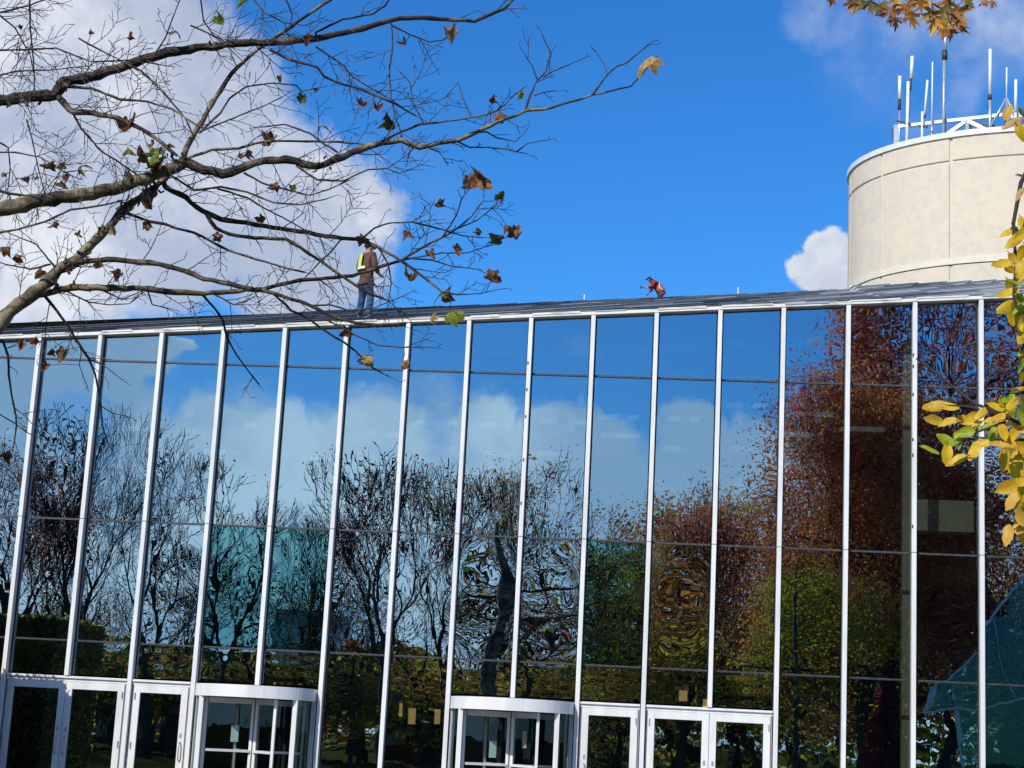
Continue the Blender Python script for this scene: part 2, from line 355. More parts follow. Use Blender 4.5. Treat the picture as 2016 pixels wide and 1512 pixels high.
def arc_wall(mb, cx, cy, r0, r1, a0, a1, z0, z1, n=24):
    full = abs(a1-a0) > 2*math.pi-.01; base = len(mb.v)
    for k in range(n+1):
        a = a0+(a1-a0)*k/n; c, s_ = math.cos(a), math.sin(a)
        for r, z in ((r0,z0),(r1,z0),(r1,z1),(r0,z1)): mb.v.append((cx+c*r, cy+s_*r, z))
    for k in range(n):
        o = base+4*k
        for q in range(4): q2 = (q+1) % 4; mb.face((o+q, o+q2, o+4+q2, o+4+q))
    if not full: mb.face((base, base+3, base+2, base+1)); e = base+4*n; mb.face((e, e+1, e+2, e+3))
def revolving(i, notes):
    cx = (MX[i]+MX[i+2])/2; r = 1.14; cy = -.02
    rd = MB(); arc_wall(rd, cx, cy, r-.10, r, math.pi, 2*math.pi, HD-.19, HD+.03, 40)
    base = len(rd.v)
    n = 40
    for zz in (HD+.031,):
        pts = [(cx+math.cos(math.pi+math.pi*k/n)*(r-.004), cy+math.sin(math.pi+math.pi*k/n)*(r-.004), zz) for k in range(n+1)]
        rd.poly(pts)
    o = rd.build('revolving_door', M['alu'], bld)
    bv = MB(); pts = [(cx+math.cos(math.pi*2*k/n)*(r-.1), cy+math.sin(math.pi*2*k/n)*(r-.1), HD-.17) for k in range(n)]
    bv.poly(list(reversed(pts))); bv.build('door_soffit', M['greyalu'], o)
    A = R(198), R(226), R(302), R(342)
    for a0, a1 in ((R(180), R(217)), (R(323), R(360))):
        w = MB(); arc_wall(w, cx, cy, r-.055, r-.045, a0, a1, .02, HD-.192, 14); w.build('curved_glass', M['clear'], o, smooth=False)
    for a in (R(181.5), R(217), R(323), R(358.5)):
        px_, py_ = cx+math.cos(a)*(r-.05), cy+math.sin(a)*(r-.05)
        t = MB(); t.bar((px_, py_, 0), (px_, py_, HD-.193), .085, .085)
        t.build('door_post', M['alu'], o)
    for a in (R(188), R(352)):
        px_, py_ = cx+math.cos(a)*(r-.05), cy+math.sin(a)*(r-.05)
        t = MB(); t.bar((px_, py_, 0.01), (px_, py_, HD-.194), .04, .05); t.build('door_post', M['greyalu'], o)
    t = MB(); t.tube([(cx,cy,0),(cx,cy,HD-.175)], .035, 12); t.build('door_shaft', M['greyalu'], o)
    for wi, a in enumerate((R(214), R(304), R(34), R(124))):
        c, s_ = math.cos(a), math.sin(a); L = r-.13
        P = lambda q, z: (cx+c*q, cy+s_*q, z)
        f = MB(); zt = HD-.2
        f.bar(P(.06, .03), P(.06, zt), .05, .06); f.bar(P(L-.04, .03), P(L-.04, zt), .05, .075)
        f.bar(P(.10, zt-.05), P(L-.08, zt-.05), .045, .10); f.bar(P(.10, .12), P(L-.08, .12), .045, .16)
        w = f.build('door_wing', M['greyalu'] if wi > 1 else M['alu'], o)
        e = MB(); e.poly([P(.09,.2), P(L-.08,.2), P(L-.08,zt-.1), P(.09,zt-.1)]); e.build('wing_glass', M['clear'], w)
        e = MB(); e.bar(P(.09, 1.2), P(L-.08, 1.2), .10, .045); e.build('push_bar', M['alu'], w)
        if wi < 2:
            nx = Vector((s_, -c, 0))*(.012 if wi == 0 else -.012)
            k = notes[wi]; q0 = L*k[0]; zz = k[1]
            pts = [Vector(P(q0, zz))+nx, Vector(P(q0+.15, zz))+nx, Vector(P(q0+.15, zz+.30))+nx, Vector(P(q0, zz+.30))+nx]
            e = MB(); e.poly(pts); e.poly([p+nx*.2 for p in reversed(pts)]); e.build('paper_notice', k[2], w)
M['paper'] = pbr('paper', (.55,.72,.68), (.5,.66,.62), 4, .8); M['paper2'] = pbr('warm_paper', (.80,.52,.34), (.74,.48,.30), 4, .8)
revolving(3, [(.30, 1.36, M['paper']), (.45, 2.4-.9, M['clear'])])
revolving(7, [(.28, 1.32, M['paper']), (.40, 1.52, M['paper2'])])

# fascia and roof
XL, XR = MX[-3]-.1, MX[18]+.1
b = MB()
b.hexa([(XL,-.153,topz(XL)),(XR,-.153,topz(XR)),(XR,.1,topz(XR)),(XL,.1,topz(XL))], [(XL,-.153,topz(XL)+.062),(XR,-.153,topz(XR)+.062),(XR,.1,topz(XR)+.062),(XL,.1,topz(XL)+.062)])
b.build('fascia', M['fascia'], bld)
for i in range(-3, 18):      # overlapping gutter clips, one per bay
    b = MB(); x0, x1 = MX[i]+.02, MX[i]+rnd.uniform(.5, 1.0)
    dz = rnd.uniform(-.012, .01)
    b.hexa([(x0,-.166,topz(x0)+.045+dz),(x1,-.166,topz(x1)+.045+dz),(x1,-.154,topz(x1)+.045+dz),(x0,-.154,topz(x0)+.045+dz)], [(x0,-.166,topz(x0)+.074),(x1,-.166,topz(x1)+.078),(x1,-.154,topz(x1)+.078),(x0,-.154,topz(x0)+.074)])
    b.build('gutter_clip', M['fascia'] if i % 3 else M['greyalu'], bld)
RY = 38.0
RP = [(-170,641),(0,636.5),(350,624),(700,612),(1000,601),(1300,588),(1500,580),(1670,572),(1850,566),(2016,561),(2200,556)]
RP[-4:] = [(1668,572),(1672,565),(1850,558),(2016,551),(2200,544)]
RW = [onY(px, py, RY) for px, py in RP]
def ridge(x):
    x = max(RW[0].x, min(RW[-1].x, x))
    for p, q in zip(RW, RW[1:]):
        if x <= q.x: k = (x-p.x)/(q.x-p.x); return Vector((x, RY, p.z+(q.z-p.z)*k))
    return RW[-1].copy()
def roofS(t, w):             # t along the facade, w = fraction of the visible band
    v = 32.0*w/(70.0-38.0*w)
    x = XL+(XR-XL)*t; e = Vector((x, -.16, topz(x)+.072)); rr = ridge(RW[0].x+(RW[-1].x-RW[0].x)*t)
    return e.lerp(rr, v)
b = MB(); q_ = [p for p in RW if p.x >= RW[-4].x-.01]
for p, q in zip(q_, q_[1:]): b.hexa([p-V((0,.12,.30)), q-V((0,.12,.30)), q-V((0,.02,.30)), p-V((0,.02,.30))], [p+V((0,-.12,.03)), q+V((0,-.12,.03)), q+V((0,-.02,.03)), p+V((0,-.02,.03))])
b.build('ridge_flashing', M['fascia'], bld)
b = MB(); DW = .09
gfun = lambda t: 1.2*t+1.75*t*t
for k in range(-4, 40):
    hp = rnd.uniform(1.5, 2.6) if k % 2 else rnd.uniform(.8, 1.5); nxt = 0; cur = None; N = 260
    for q in range(N+1):
        t = q/N; w0 = gfun(t)-(k+1)*DW; w1 = w0+DW
        if q >= nxt:
            pl = min(1.25, t**2.5*1.9+.03); z_ = rnd.random(); b.cur = 2 if z_ < pl*.6 else (1 if z_ < pl*.8+.30 else 0); nxt = q+rnd.randint(4, 30)  # random panel tones; pale ones increase to the right as painted grazing reflection
        a0, a1 = max(0, w0), min(1, w1)
        if a1-a0 < 1e-4: cur = None; continue
        H_ = hp*(32+38*(32*a0/(70-38*a0)))/F; H_ = H_ if a0 > .9 else H_*.8
        if a0 > .86: H_ = .085
        h0 = H_*(1-(a0-w0)/DW); h1 = H_*(1-(a1-w0)/DW)
        p0 = roofS(t, a0); p1 = roofS(t, a1)
        i0 = len(b.v); b.v += [tuple(p0), tuple(p0+V((0,0,h0+.004))), tuple(p1+V((0,0,h1)))]
        if cur is not None:
            c = cur; b.face((c, i0, i0+1, c+1)); b.face((c+1, i0+1, i0+2, c+2))
        cur = i0
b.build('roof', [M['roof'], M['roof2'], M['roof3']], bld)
b = MB()
i0 = RW[0]; i1 = RW[-1]
for p, q in zip(RW, RW[1:]):
    b.poly([p, q, (q.x, 38.4, q.z-.24), (p.x, 38.4, p.z-.24)]); b.poly([(p.x,38.4,p.z-.24),(q.x,38.4,q.z-.24),(q.x,62,q.z-.26),(p.x,62,p.z-.26)])
b.build('rear_roof', M['roof'], bld)
# interior
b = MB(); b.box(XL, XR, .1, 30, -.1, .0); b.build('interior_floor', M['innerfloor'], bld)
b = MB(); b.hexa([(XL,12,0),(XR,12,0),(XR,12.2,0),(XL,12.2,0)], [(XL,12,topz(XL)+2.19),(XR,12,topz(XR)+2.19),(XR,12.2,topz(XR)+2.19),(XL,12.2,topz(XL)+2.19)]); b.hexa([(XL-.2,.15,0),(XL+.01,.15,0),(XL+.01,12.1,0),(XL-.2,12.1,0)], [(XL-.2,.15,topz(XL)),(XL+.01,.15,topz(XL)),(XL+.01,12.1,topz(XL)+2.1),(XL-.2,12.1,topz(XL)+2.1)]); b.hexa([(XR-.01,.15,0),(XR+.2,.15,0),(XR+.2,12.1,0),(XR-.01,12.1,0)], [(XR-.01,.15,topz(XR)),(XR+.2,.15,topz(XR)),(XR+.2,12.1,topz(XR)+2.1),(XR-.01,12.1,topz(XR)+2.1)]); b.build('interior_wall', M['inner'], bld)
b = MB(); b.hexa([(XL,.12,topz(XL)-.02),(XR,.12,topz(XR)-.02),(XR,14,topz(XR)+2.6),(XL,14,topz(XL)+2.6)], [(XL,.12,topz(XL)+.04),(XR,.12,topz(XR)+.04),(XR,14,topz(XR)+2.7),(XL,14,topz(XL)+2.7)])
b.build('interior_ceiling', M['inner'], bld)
rb = random.Random(8)
for i in range(-2, 18, 1):     # light coloured ducts and panels hung under the roof
    for zz, y in ((.42, .9), (.95, 1.4), (1.75, 1.1), (2.15, 1.9)):
        if rb.random() < .2: continue
        x = MX[i]+rb.uniform(.05, .4); z = topz(x)-zz*rb.uniform(.9,1.1); L = rb.uniform(.4, .9)
        b = MB(); b.hexa([(x,y,z-.05),(x+L,y,z-.05),(x+L-.1,y+.3,z-.03),(x-.1,y+.3,z-.03)], [(x,y,z+.05),(x+L+.06,y,z+.05),(x+L-.1,y+.3,z+.07),(x-.1,y+.3,z+.07)]); b.build('ceiling_baffle', M['white'], bld)
    if rb.random() < .6:
        x = MX[i]+rb.uniform(.2, .9); z = topz(x)-rb.uniform(.7, 1.3); b = MB(); b.box(x, x+rb.uniform(.08,.22), 1.3, 1.5, z-.25, z); b.build('ceiling_baffle', M['white'], bld)
xc = onY(1786, 1100, .9).x
b = MB(); b.box(xc-.10, xc+.10, .8, 1.0, 0, topz(xc)-.05); b.build('interior_column', M['tan'], bld)
a_, c_ = onY(1752, 985, 1.2), onY(1912, 1052, 1.2)
b = MB(); b.box(xc+.12, c_.x, .9, 1.3, c_.z, a_.z); b.build('balcony_front', M['tan'], bld)
# lamps inside that are lit, seen through the low panes
M['glow'] = emit('lit_amber_lamp', (1, .62, .25), .6)
for px, py, w_, h_ in ((789,1398,.05,.26),(811,1410,.13,.30),(861,1411,.10,.28),(1345,1370,.16,.20),(1389,1385,.10,.16)):
    p = onY(px, py, 1.6); o = empty('hanging_lamp', p, None, 'lamp', 'amber lamps glowing inside behind the low panes')
    b = MB(); b.box(-w_/2, w_/2, -.05, .05, -h_/2, h_/2); b.build('lamp_shade', M['glow'], o)
    b = MB(); b.box(-w_/2-.01, w_/2+.01, -.06, .06, h_/2, h_/2+.02); b.box(-w_/2-.01, w_/2+.01, -.06, .06, -h_/2-.02, -h_/2); b.tube([(0,0,h_/2+.02),(0,0,3)], .008, 5); b.build('lamp_frame', M['black'], o)
    o['label'] = {789:'slim amber lamp left of the two wider ones behind low glass', 811:'amber box lamp between slim lamp and other lamp behind glass', 861:'amber box lamp nearest the right hand revolving door behind glass',
                  1345:'amber lamp above the pair of white doors on the right', 1389:'small dim amber lamp beside a mullion above right double door'}[px]

# ------------------------------------------------------------------ concrete tower
TD = 80.0; ty = 48.0
tl = onY(1672, 346, ty); ta, tb = 400*TD/F, 6.8; tcx = tl.x+ta; ztop = tl.z; zbot = RW[-1].z-8
tower = empty('concrete_tower', (tcx, ty, zbot), 'round beige precast concrete tower with white rim rising behind the roof', 'tower')
def ell(a, inset=0.0): return ((ta-inset)*math.cos(a), (tb-inset)*math.sin(a))
def ang_of_px(px):           # angle on the near side of the ellipse seen at the pixel column
    best = None
    for k in range(2000):
        a = math.pi+math.pi*k/2000; x, y = ell(a); p = Vector((tcx+x, ty+y, (ztop+zbot)/2+6))-CAM
        q = 1008+F*p.dot(Rv)/p.dot(Fv)
        if best is None or abs(q-px) < best[0]: best = (abs(q-px), a)
    return best[1]
def z_of(px, py, a): x, y = ell(a); return onY(px, py, ty+y).z
aj = [ang_of_px(1735), ang_of_px(1872)]; st = aj[1]-aj[0]
aj += [aj[1]+.50, aj[1]+1.0, aj[0]-.42]
zg1 = z_of(1872, 318, aj[1]); zg2 = z_of(1872, 520, aj[1]); gz = [zg1, zg2, zg1-(zg1-zg2)*2]
zs = sorted([zbot, ztop] + [z+s_ for z in gz for s_ in (-.07,-.055,.055,.07)]); zs = [z for z in zs if zbot <= z <= ztop]
angs = sorted([2*math.pi*k/160 for k in range(160)] + [(a+s_) % (2*math.pi) for a in aj for s_ in (-.010,-.0075,.0075,.010)])
def inset(a, z):
    i = 0
    for g_ in gz:
        if abs(z-g_) < .06: i = .07
    for g_ in aj:
        if abs(a-g_) < .008: i = .07
    return i
b = MB(); nA = len(angs)
for z in zs:
    for a in angs:
        x, y = ell(a, inset(a, z)); b.v.append((x, y, z-zbot))
for j in range(len(zs)-1):
    for i in range(nA): i2 = (i+1) % nA; b.face((j*nA+i, j*nA+i2, (j+1)*nA+i2, (j+1)*nA+i))
b.build('concrete_shell', M['conc'], tower)
b = MB(); z0, z1 = ztop-zbot, ztop-zbot+.25; n = 160
for (ins, z) in ((.3,z0),(-.09,z0),(-.09,z1),(.3,z1)):
    for k in range(n): x, y = ell(2*math.pi*k/n, ins); b.v.append((x, y, z))
for q in range(4):
    for k in range(n): k2 = (k+1) % n; q2 = (q+1) % 4; b.face((q*n+k, q*n+k2, q2*n+k2, q2*n+k))
b.build('coping', M['cap'], tower)
b = MB(); b.poly([(*ell(2*math.pi*k/n, .28), z0-.3) for k in range(n)]); b.build('tower_roof', M['galv'], tower)
for z_, h_ in ((onY(1672, 557, ty-tb).z-.35, .28), (onY(1672, 557, ty-tb).z-1.0, .5)):     # pale flashing ledges round the foot
    b = MB()
    for (ins, z) in ((.2,z_),(-.16,z_),(-.16,z_+h_),(.2,z_+h_)):
        for k in range(n): x, y = ell(2*math.pi*k/n, ins); b.v.append((x, y, z-zbot))
    for q in range(4):
        for k in range(n): k2 = (k+1) % n; q2 = (q+1) % 4; b.face((q*n+k, q*n+k2, q2*n+k2, q2*n+k))
    b.build('flashing_ledge', M['fascia'], tower)

b = MB(); zb_ = zg2-zbot
for (ins, z) in ((.2,zb_-.02),(-.05,zb_-.02),(-.05,zb_+.26),(.2,zb_+.26)):
    for k in range(n): x, y = ell(2*math.pi*k/n, ins); b.v.append((x, y, z))
for q in range(4):
    for k in range(n): k2 = (k+1) % n; q2 = (q+1) % 4; b.face((q*n+k, q*n+k2, q2*n+k2, q2*n+k))
b.build('pale_band', M['fascia2'], tower)
AY = 44.0; zr = ztop - .0
def rimy(px): return ty+ell(ang_of_px(px), 1.0)[1]
def AP(px, py, y=AY): return onY(px, py, y)
def antenna(name, label, segs, y=AY, extra=None, group='whip antennas standing on the tower rim'):
    # segs: list of (part name, [(px,py)...], width in m, material)
    y = rimy(segs[0][1][0][0]); first = AP(*segs[0][1][0], y); o = empty(name, (first.x, y, zr-.3), label, 'antenna', group)
    for nm, pts, w, mt in segs:
        ps = [AP(px, py, y) for px, py in pts]
        if nm == segs[0][0] and nm == 'pole': ps[0].z = zr-.3
        t = MB(); t.tube([p-o.location for p in ps], w/2, 10); t.build(nm, M[mt], o, smooth=True)
    return o
antenna('whip_antenna', 'white whip on a dark bracket, leftmost of the antennas on tower', [('pole', [(1770,285),(1771,214)], .07,'galv'),('bracket', [(1770.5,216),(1771,194)], .15,'black'),('whip',[(1771,196),(1771.5,150)], .16,'whip')], 43.6)
antenna('antenna_pole', 'thick pale pole with white whip clamped high on its right side', [('pole', [(1785,285),(1788,161)], .15,'whip'),('bracket', [(1792,178),(1794,152)], .10,'black'),('whip',[(1794,155),(1796,111)], .16,'whip'),('cable',[(1790,232),(1792,205),(1791,172)], .03,'black')], 43.4)
antenna('antenna_pole', 'short pole with slightly leaning white whip on tower rim', [('pole', [(1815,285),(1816,220)], .12,'whip'),('bracket', [(1820,232),(1822,222)], .09,'black'),('whip',[(1820.5,226),(1826,158)], .11,'whip')], 43.4)
antenna('whip_antenna', 'very thin tall white whip between short pole and highest mast', [('pole', [(1834,285),(1834.5,240)], .08,'galv'),('bracket', [(1834.5,262),(1835,250)], .14,'galv'),('whip',[(1834.5,244),(1836,122)], .07,'whip')], 43.2)
antenna('antenna_mast', 'tallest steel mast on tower with dark clamp near its top', [('pole', [(1857,285),(1859,112)], .13,'galv'),('clamp', [(1860,117),(1860,100)], .26,'black'),('whip',[(1860.5,101),(1862,60)], .14,'galv'),('cable',[(1862,285),(1862,240),(1859.5,215),(1860,120)], .04,'black')], 43.2)
antenna('whip_antenna', 'long white whip on dark pole right of the steel truss', [('pole', [(1949,285),(1949,190)], .13,'galv'),('bracket', [(1948.5,196),(1949,187)], .20,'black'),('whip',[(1949,188),(1949.5,97)], .15,'whip'),('cable',[(1947,215),(1942,209),(1944,203),(1948,203)], .03,'black')], 43.0)
antenna('antenna_tripod', 'faint thin whip standing on a steel tripod', [('whip',[(1981.5,192),(1982,133)], .07,'whip'),('leg',[(1981.5,192),(1950,250)], .09,'galv'),('leg',[(1981.5,192),(2008,250)], .09,'galv'),('leg',[(1981.5,192),(1984,262)], .07,'galv')], 47)
antenna('whip_antenna', 'white whip at right edge above the orange leaf', [('pole', [(1999,285),(1999.5,220)], .12,'whip'),('whip',[(1999.5,222),(2000,157)], .14,'whip')], 43.0)
fr = AP(1762, 285, rimy(1762)); o = empty('antenna_scaffold', (fr.x, rimy(1762), zr-.3), 'galvanised steel rail and truss frame carrying the antennas', 'scaffold')
def fb(nm, a, c, w, mt='galv', y=43.3, y2=None):
    p, q = AP(*a, rimy(a[0])), AP(*c, rimy(c[0])); t = MB(); t.bar(p-o.location, q-o.location, w); t.build(nm, M[mt], o)
fb('rail', (1764,250), (1978,226), .15); fb('rail', (1766,238), (1792,244), .07, 'black'); fb('brace', (1866,264), (1903,238.5), .16); fb('brace', (1905,238.5), (1946,258), .16)
fb('post', (1764,285), (1764,247), .22); fb('post', (1904,275), (1904,238), .18); fb('post', (1910,275), (1910,241), .14, 'black', 45); fb('post', (1758.5,275), (1758,253), .07, 'black', 44); fb('rail', (1908,238), (1988,256), .12, 'black', 45)
fb('clamp', (1809,248), (1826,250), .08, 'black')
p = AP(2008, 228, 42.9); o = empty('antenna_box', p, 'white equipment box on the tower rim beside the orange leaf', 'equipment box')
b = MB(); b.box(-.45, .45, -.25, .25, -.22, .22); k = b.build('housing', M['whip'], o); bv = k.modifiers.new('edge', 'BEVEL'); bv.width = .04; bv.segments = 2
b = MB(); b.tube([(0,0,-.22),(0,0,-1.2)], .05, 8); b.build('post', M['galv'], o)
for px, y0, y1, lab in ((337,612,628,'thin lightning rod on ridge under the left branches'), (1150,580,598,'thin pale lightning rod on ridge left of crouching worker'), (1453,566,583,'pale lightning rod on ridge right of crouching worker')):
    a_, c_ = onY(px, y1, RY+.3), onY(px, y0, RY+.3); o = empty('lightning_rod', a_-Vector((0,0,.5)), lab, 'lightning rod', 'lightning rods along the roof ridge')
    t = MB(); t.tube([(0,0,0),(0,0,(c_-a_).z+.5)], .03, 6); t.build('rod', M['cap'], o); t = MB(); t.box(-.08,.08,-.08,.08,-.05,.03); t.build('base', M['galv'], o)

# ------------------------------------------------------------------ people
def skin(name, J, B, mat, parent, sub=2, root=None):
    names = list(J); idx = {n_: i for i, n_ in enumerate(names)}
    me = bpy.data.meshes.new(name); me.from_pydata([J[n_][0] for n_ in names], [(idx[a], idx[c]) for a, c in B], [])
    o = bpy.data.objects.new(name, me); sc.collection.objects.link(o)
    mo = o.modifiers.new('skin', 'SKIN'); mo.use_smooth_shade = True
    for i, n_ in enumerate(names):
        r = J[n_][1]; r = r if isinstance(r, tuple) else (r, r)
        me.skin_vertices[0].data[i].radius = r; me.skin_vertices[0].data[i].use_root = (n_ == (root or names[0]))
    ss = o.modifiers.new('sub', 'SUBSURF'); ss.levels = sub; ss.render_levels = sub
    bpy.context.view_layer.update(); dg = bpy.context.evaluated_depsgraph_get()
    m2 = bpy.data.meshes.new_from_object(o.evaluated_get(dg)); o.modifiers.clear(); o.data = m2; m2.materials.clear(); m2.materials.append(mat)
    o.parent = parent; return o
V = Vector
def fingers(J, B, side, wrist, hand_dir, out, down=V((0,0,-1))):
    w = V(wrist); h = V(hand_dir).normalized(); o_ = V(out).normalized()
    pn = 'palm'+side; J[pn] = (tuple(w+h*.06), (.038, .020)); B.append(('wrist'+side, pn))
    curl = h.cross(o_)
    for k, L in enumerate((.062, .072, .068, .052)):
        a = w+h*.095+o_*(.027-.018*k); c = a+h*L*.55; e = c+h*L*.35+curl*L*.35
        for q, (p, r) in enumerate(((a,.0095),(c,.0085),(e,.0075))): J['f%s%d%d' % (side, k, q)] = (tuple(p), r)
        B += [(pn, 'f%s%d0' % (side, k)), ('f%s%d0' % (side, k), 'f%s%d1' % (side, k)), ('f%s%d1' % (side, k), 'f%s%d2' % (side, k))]
    a = w+h*.04+o_*.035; c = a+h*.03+o_*.022; e = c+h*.03+o_*.004
    for q, (p, r) in enumerate(((a,.012),(c,.010),(e,.009))): J['t%s%d' % (side, q)] = (tuple(p), r)
    B += [(pn, 't%s0' % side), ('t%s0' % side, 't%s1' % side), ('t%s1' % side, 't%s2' % side)]
M['skin'] = pbr('skin', (.42,.24,.16), (.38,.21,.14), 6, .5)
M['jbrown'] = pbr('brown_jacket_cloth', (.125,.062,.038), (.075,.038,.026), 7, .9, bump=.6, bscale=14)
M['vest'] = pbr('hi_vis_vest_cloth', (.62,.80,.06), (.52,.68,.05), 8, .7)
M['reflect'] = pbr('reflective_tape', (.80,.80,.62), (.72,.72,.55), 8, .35)
M['jeans'] = pbr('blue_denim', (.042,.10,.20), (.018,.04,.09), 9, .9, bump=.6, bscale=16, lo=.42, hi=.58)
M['shoe'] = pbr('dark_shoe', (.025,.025,.03), (.05,.045,.04), 8, .5); M['sole'] = pbr('pale_sole', (.6,.6,.58), None, 8, .6)
M['capk'] = pbr('dark_cap_cloth', (.018,.02,.03), (.03,.03,.045), 8, .9)
M['hair'] = pbr('dark_hair', (.03,.02,.015), None, 20, .7)
M['red'] = pbr('red_hooded_jacket', (.34,.02,.035), (.07,.006,.02), 6, .8, lo=.42, hi=.56)
M['orange'] = pbr('orange_vest_cloth', (.62,.20,.04), (.22,.05,.02), 8, .7)
M['dpants'] = pbr('dark_trousers', (.02,.022,.05), (.035,.03,.05), 8, .9)
M['gpants'] = pbr('grey_trousers', (.17,.20,.26), (.12,.14,.20), 8, .9)

def cap_on(parent, c):
    b = MB(); n_, m_ = 20, 7
    for j in range(m_+1):
        t = math.pi/2*j/m_
        for k in range(n_): a = 2*math.pi*k/n_; b.v.append((c.x+.094*math.cos(a)*math.cos(t), c.y-.008+.108*math.sin(a)*math.cos(t), c.z-.035+.125*math.sin(t)))
    for j in range(m_):
        for k in range(n_): k2 = (k+1) % n_; b.face((j*n_+k, j*n_+k2, (j+1)*n_+k2, (j+1)*n_+k))
    b.face(tuple(reversed(range(n_))))
    o = b.build('cap', M['capk'], parent, smooth=True)
    b = MB(); lo = [(c.x+.075*math.cos(a), c.y+.075+.10*math.sin(a), c.z-.03-.02*math.sin(a)) for a in [math.pi*k/10 for k in range(11)]]
    b.hexa(lo, [(x, y, z+.012) for x, y, z in lo]); b.build('brim', M['capk'], o)
# standing worker
f1 = onY(716, 629, 5.2)
tt = None
wz = None
p1 = empty('person', (f1.x, 5.2, f1.z), 'worker in brown jacket, lime safety vest and jeans standing on roof edge', 'person', rz=R(-38))
p1.scale = (1.06, 1.06, 1.04)
J = {'pelvis':((0,0,.95),(.13,.10)),'spine':((0,.01,1.12),(.12,.10)),'chest':((0,.0,1.33),(.15,.11)),'neck':((0,.01,1.50),.055),'jaw':((0,.03,1.565),.070),'head':((0,.02,1.635),(.075,.088)),'crown':((0,.015,1.70),.066),'nose':((0,.125,1.61),.012),
     'earL':((-.082,.01,1.62),.014),'earR':((.082,.01,1.62),.014),
     'shL':((-.17,-.01,1.43),.06),'elL':((-.25,-.02,1.16),.043),'wristL':((-.20,.17,1.02),.028),'shR':((.17,-.01,1.43),.06),'elR':((.25,-.02,1.16),.043),'wristR':((.20,.17,1.02),.028),
     'hipL':((-.09,0,.88),.09),'knL':((-.125,.03,.50),.058),'anL':((-.16,-.02,.09),.038),'toeL':((-.175,.13,.04),.032),'hipR':((.09,0,.88),.09),'knR':((.12,.04,.50),.058),'anR':((.14,0,.09),.038),'toeR':((.155,.15,.04),.032)}
B = [('pelvis','spine'),('spine','chest'),('chest','neck'),('neck','jaw'),('jaw','head'),('head','crown'),('head','nose'),('head','earL'),('head','earR'),('chest','shL'),('shL','elL'),('elL','wristL'),('chest','shR'),('shR','elR'),('elR','wristR'),
     ('pelvis','hipL'),('hipL','knL'),('knL','anL'),('anL','toeL'),('pelvis','hipR'),('hipR','knR'),('knR','anR'),('anR','toeR')]
fingers(J, B, 'L', J['wristL'][0], (.15,.9,-.15), (.3,0,.9)); fingers(J, B, 'R', J['wristR'][0], (-.15,.9,-.15), (-.3,0,.9))
skin('body', J, B, M['skin'], p1)
JJ = {'hem':((0,0,.78),(.17,.14)),'waist':((0,0,.92),(.17,.14)),'spine':((0,.0,1.10),(.165,.145)),'chest':((0,-.01,1.32),(.19,.15)),'collar':((0,.005,1.475),(.085,.08)),'shL':((-.175,-.01,1.425),.085),'elL':((-.26,-.02,1.16),.072),'wrL':((-.21,.14,1.03),.052),'shR':((.175,-.01,1.425),.085),'elR':((.26,-.02,1.16),.072),'wrR':((.21,.14,1.03),.052)}
skin('jacket', JJ, [('hem','waist'),('waist','spine'),('spine','chest'),('chest','collar'),('chest','shL'),('shL','elL'),('elL','wrL'),('chest','shR'),('shR','elR'),('elR','wrR')], M['jbrown'], p1, root='waist')
JJ = {'belt':((0,0,1.0),(.14,.12)),'pelvis':((0,-.01,.88),(.155,.13)),'hipL':((-.095,-.01,.76),.105),'knL':((-.13,.03,.50),.083),'shL':((-.148,.01,.28),.078),'anL':((-.165,-.02,.085),.07),'hipR':((.095,-.01,.76),.105),'knR':((.125,.04,.50),.083),'shR':((.135,.02,.28),.078),'anR':((.145,0,.085),.07)}
skin('jeans', JJ, [('belt','pelvis'),('pelvis','hipL'),('hipL','knL'),('knL','shL'),('shL','anL'),('pelvis','hipR'),('hipR','knR'),('knR','shR'),('shR','anR')], M['jeans'], p1, root='pelvis')
for s_, a_, t_ in ((-1,(-.16,-.05,.05),(-.18,.17,.035)), (1,(.14,-.03,.05),(.16,.19,.035))):
    k = skin('shoe', {'heel':(a_,(.05,.045)),'mid':(tuple((V(a_)+V(t_))/2),(.05,.042)),'toe':(t_,(.045,.032))}, [('heel','mid'),('mid','toe')], M['shoe'], p1)
    b = MB(); A_, T_ = V(a_), V(t_); d_ = (T_-A_).normalized(); s2 = V((d_.y,-d_.x,0))*.048
    q_ = [A_-d_*.05-s2, T_+d_*.04-s2, T_+d_*.04+s2, A_-d_*.05+s2]; b.hexa([(p.x,p.y,-.004) for p in q_], [(p.x,p.y,.022) for p in q_]); b.build('sole', M['sole'], k)
def shell_patch(name, mat, parent, z0, z1, a0, a1, rx, ry, cy=0, n=18, m=8, taper=0.0, th=.008):
    b = MB()
    for lay in (0, th):
        for j in range(m+1):
            z = z0+(z1-z0)*j/m; s_ = 1-taper*(j/m)**2
            for i in range(n+1): a = a0+(a1-a0)*i/n; b.v.append(((rx*s_+lay)*math.cos(a), cy+(ry*s_+lay)*math.sin(a), z))
    N = (m+1)*(n+1)
    for L, flip in ((0, 1), (N, 0)):
        for j in range(m):
            for i in range(n):
                q = L+j*(n+1)+i; f_ = (q, q+1, q+n+2, q+n+1); b.face(f_[::-1] if flip else f_)
    for i in range(n):
        b.face((i, i+1, N+i+1, N+i)); q = m*(n+1)+i; b.face((q+1, q, N+q, N+q+1))
    for j in range(m):
        q = j*(n+1); b.face((q+n+1, q, N+q, N+q+n+1)); q = j*(n+1)+n; b.face((q, q+n+1, N+q+n+1, N+q))
    return b.build(name, mat, parent, smooth=False)
